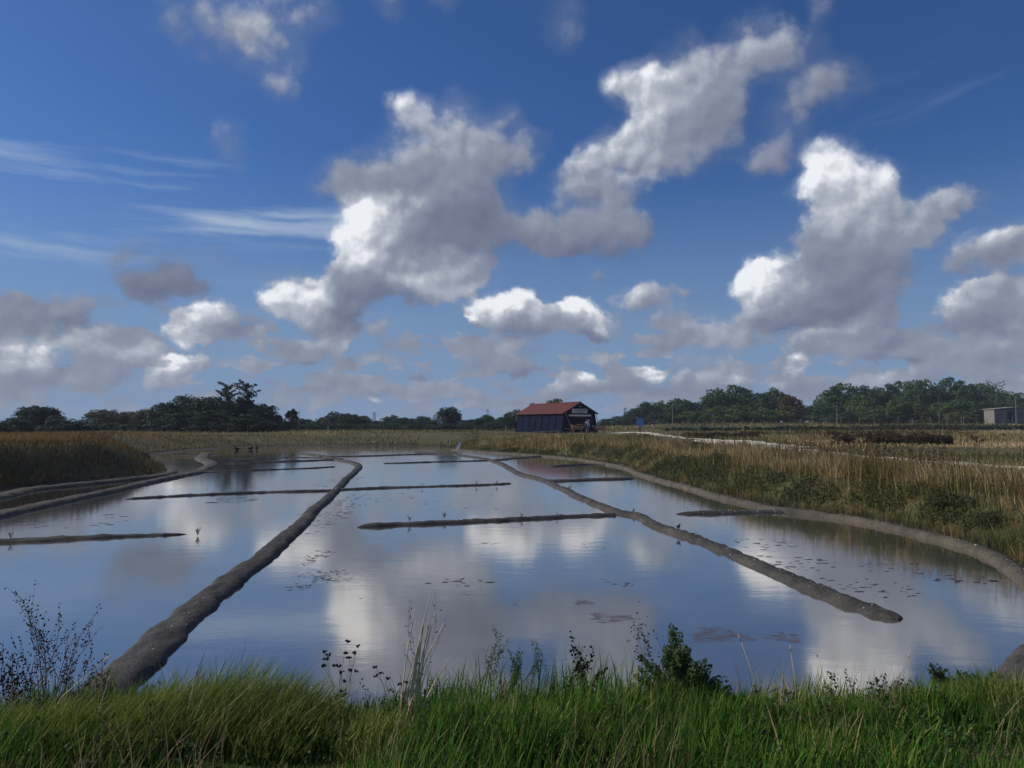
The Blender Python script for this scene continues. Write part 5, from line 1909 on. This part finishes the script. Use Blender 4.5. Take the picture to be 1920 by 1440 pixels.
# ------------------------------------------------------------------ weeds of the near bank
def weed(px, py, z, tip_px, label, name='dead_weed', stems=5, h=.6, spread=.5, seeds=160, seed_mat='purple_seed', seed_r=.006, stem_mat='dead_stem', lean=(0, 0), seed=1, r0=.004, upper=.35, cluster=None):
    rr = random.Random(seed)
    x, y = at(px, py, z)
    zz = gz(x, y)
    e = empty(name, (x, y, zz))
    st, sd = MB(), MB()
    tips = []

    def grow(p, d, L, r, depth):
        pts = [p]
        for k in range(4):
            d = (d + Vector((rr.uniform(-.14, .14), rr.uniform(-.14, .14), rr.uniform(-.03, .08)))).normalized()
            p = p + d * L / 4
            pts.append(p)
        st.tube(pts, [r, r * .85, r * .7, r * .6, r * .45], 4)
        if depth == 0:
            tips.append((pts[-1], d))
            return
        for k in range(3):
            q = pts[2 + k if k < 3 else 4]
            nd = (d + Vector((rr.uniform(-1, 1), rr.uniform(-1, 1), rr.uniform(.0, .6))) * spread).normalized()
            grow(q, nd, L * rr.uniform(.4, .62), r * .55, depth - 1)

    for s in range(stems):
        a = rr.uniform(0, 6.28)
        d = Vector((math.cos(a) * spread * .5 + lean[0], math.sin(a) * spread * .5 + lean[1], 1)).normalized()
        grow(Vector((math.cos(a) * .02, math.sin(a) * .02, 0)), d, h * rr.uniform(.45, .62), r0, 2)
    st.build('stem', M[stem_mat], e)
    if cluster:
        for p, d in tips:
            if rr.random() < cluster:
                for _ in range(7):
                    q = p + Vector((rr.uniform(-1, 1), rr.uniform(-1, 1), rr.uniform(-.4, .4))) * .012
                    sd.blob(q, seed_r * rr.uniform(.8, 1.3), 5, 4)
    else:
        for _ in range(seeds):
            p, d = rr.choice(tips)
            q = p - d * rr.random() * h * .34 + Vector((rr.uniform(-1, 1), rr.uniform(-1, 1), rr.uniform(-1, 1))) * .012
            sd.blob(q, (seed_r * rr.uniform(.6, 1.4), seed_r * .7, seed_r * rr.uniform(.6, 1.3)), 5, 3)
    if sd.v:
        o = sd.build('seed_heads', M[seed_mat], e)
        tag(o, kind='stuff')
    tag(e, label, 'plant')
    return e


weed(100, 1348, .93, 0, 'tall branching dead weed with purplish seeds at the left', h=.86, stems=4, spread=.55, seeds=520, lean=(.16, 0), seed=4, seed_r=.0048, r0=.0038)
weed(25, 1345, .93, 0, 'dark-seeded dead weed at the left edge', h=.55, stems=6, spread=.7, seeds=520, seed_mat='dark_seed', seed=9, seed_r=.0055)
weed(160, 1352, .93, 0, 'low dead weed beside the tall purplish one', h=.42, stems=4, spread=.8, seeds=240, seed_mat='purple_seed', seed=10, seed_r=.005)
weed(645, 1352, .93, 0, 'thin umbel weed with black seed clusters left of the straw stalks', h=.44, stems=5, spread=.50, seed_mat='dark_seed', seed_r=.0055, seed=12, r0=.0024, cluster=.35)
weed(745, 1350, .93, 0, 'second umbel weed behind the straw stalks', h=.40, stems=4, spread=.5, seed_mat='dark_seed', seed_r=.005, seed=15, r0=.0022, cluster=.3)
weed(790, 1320, .85, 0, 'faint tall weed with few seeds behind the straw stalks', h=.78, stems=3, spread=.4, seeds=60, seed_mat='dark_seed', seed=17, r0=.0020, seed_r=.004)
weed(935, 1345, .90, 0, 'feathery green weed leaning right in the middle', name='green_weed', h=.55, stems=4, spread=.55, seeds=1500, seed_mat='fern', seed_r=.0034, stem_mat='fern', lean=(.25, 0), seed=22, r0=.003)
weed(1108, 1362, .93, 0, 'dead stalk with dark seed pods left of the leafy weed', h=.46, stems=2, spread=.35, seeds=170, seed_mat='dark_seed', seed=24, seed_r=.007)
weed(1060, 1345, .90, 0, 'sparse dark-seeded weed in the middle of the near bank', h=.36, stems=4, spread=.7, seeds=120, seed_mat='dark_seed', seed=27, seed_r=.0055, r0=.002)
weed(1230, 1345, .90, 0, 'dead seed stalks rising from the leafy weed', h=.62, stems=3, spread=.35, seeds=110, seed_mat='dark_seed', seed=28, seed_r=.005, r0=.002)
weed(1775, 1328, .85, 0, 'dark small-leaved weed by the water at the right', name='green_weed', h=.26, stems=8, spread=.7, seeds=1100, seed_mat='dark_leaf', seed_r=.007, stem_mat='dead_stem', seed=31)
weed(1840, 1322, .85, 0, 'second dark small-leaved weed near the mud lump', name='green_weed', h=.26, stems=7, spread=.7, seeds=900, seed_mat='dark_leaf', seed_r=.007, stem_mat='dead_stem', seed=33)
weed(890, 1340, .9, 0, 'two bare curved twigs beside the feathery weed', h=.34, stems=2, spread=.3, seeds=0, seed=36, r0=.003)

# leafy weed (the tall bush right of the middle)
x, y = at(1285, 1345, .93)
e = empty('leafy_weed', (x, y, gz(x, y)))
C, R = [], []
st = MB()
rr = random.Random(5)
for k in range(84):
    a = rr.uniform(0, 6.28)
    s = rr.random() ** .6 * .27
    hx = math.cos(a) * s * 1.15
    h = .36 * max(.25, 1 - (abs(hx + .05) / .32) ** 1.4 * .65) * rr.uniform(.6, 1.05)
    if k < 4:
        hx, h = -.07 + rr.uniform(-.02, .02), rr.uniform(.42, .50)
    top = Vector((hx, math.sin(a) * s * .8, h))
    st.tube([(hx * .3, 0, 0), top * .6, top], [.004, .003, .0015], 4)
    for t in np.linspace(.25, 1, 9):
        C.append(tuple(top * t))
        R.append(.032 * (1.2 - .6 * t))
V, F, T = leaf_quads(np.array(C), np.array(R), 24, .017)
mesh_np('foliage', V, F, M['weed_leaf'], e, attrs={'tone': T})
st.build('stem', M['dead_stem'], e)
tag(e, 'tall leafy green weed bush rising above the grass right of the middle', 'plant')

# straw stalks
x, y = at(762, 1405, .97)
e = empty('straw_stalks', (x, y, gz(x, y)))
rr = random.Random(8)
for k in range(16):
    h = .80 * rr.uniform(.7, 1.0) if k < 8 else rr.uniform(.3, .5)
    bx = rr.uniform(-.06, .05)
    tx = bx + rr.uniform(.04, .22)
    o = MB().tube([(bx, rr.uniform(-.05, .05), 0), (bx + (tx - bx) * .35, 0, h * .45), (bx + (tx - bx) * .7, 0, h * .78), (tx, 0, h)], [.0040, .0034, .0026, .0014], 5).build('stalk', M['straw'], e, True)
tag(e, 'bundle of tall bleached straw stalks standing in the middle foreground', 'dry stalks')
for i, (px, py, hh, lx, lb) in enumerate([(80, 1400, .36, .30, 'pale bent stalk under the tall dead weed at the left'), (1495, 1345, .34, -.03, 'thin pale grass stalk before the near pan, right of the algae mats'), (1555, 1340, .30, -.06, 'slanting pale stalk right of the thin one'), (1425, 1350, .40, -.10, 'leaning seed stalk in front of the largest algae mat'), (175, 1425, .3, .06, 'short pale stalk in the bottom left grass'), (345, 1425, .34, .05, 'upright pale stalk before the windswept tussock'), (1700, 1335, .3, 0.02, 'faint upright stalk by the right water edge')]):
    x, y = at(px, py, .95)
    o = MB().tube([(0, 0, 0), (lx * .3, 0, hh * .5), (lx, 0, hh)], [.003, .0022, .0012], 5).tube([(lx, 0, hh), (lx * 1.15, 0, hh * 1.1)], [.004, .001], 5).build('grass_stalk', M['straw'], None, True)
    o.location = (x, y, gz(x, y))
    tag(o, lb, 'grass stalk')

# charred twig lying in the grass
x, y = at(1462, 1400, 1.1)
mb = MB()
rr = random.Random(3)
pts = [(-.10, .03, .02), (-.05, .04, .035), (0, .0, .03), (.05, -.03, .02), (.10, -.06, .0)]
mb.tube(pts, [.006, .009, .010, .008, .004], 6)
for k in range(46):
    t = rr.random() * 3.99
    a, b = Vector(pts[int(t)]), Vector(pts[int(t) + 1])
    p = a.lerp(b, t % 1)
    mb.tube([p, p + Vector((rr.uniform(-.02, .02), rr.uniform(-.02, .02), rr.uniform(-.01, .03)))], [.004, .001], 4)
o = mb.build('charred_twig', M['char'])
o.location = (x, y, gz(x, y) + .10)
o.scale = (1.2, 1.2, 1.0)
tag(o, 'black shrivelled twig lying on the grass at the lower right', 'twig')

# ------------------------------------------------------------------ light sea haze over the marsh
hm = bpy.data.materials.new('haze_air')
hm.use_nodes = True
hn = hm.node_tree.nodes
for q in [q for q in hn if q.type == 'BSDF_PRINCIPLED']:
    hn.remove(q)
hv = hn.new('ShaderNodeVolumePrincipled')
hv.inputs['Color'].default_value = (.80, .88, 1.0, 1)
hv.inputs['Density'].default_value = 0.0003
hm.node_tree.links.new(hv.outputs[0], hn['Material Output'].inputs['Volume'])
hz = MB().box(-1000, 1000, -1000, 1000, -1.6, 24).build('haze', hm)
tag(hz, kind='stuff')
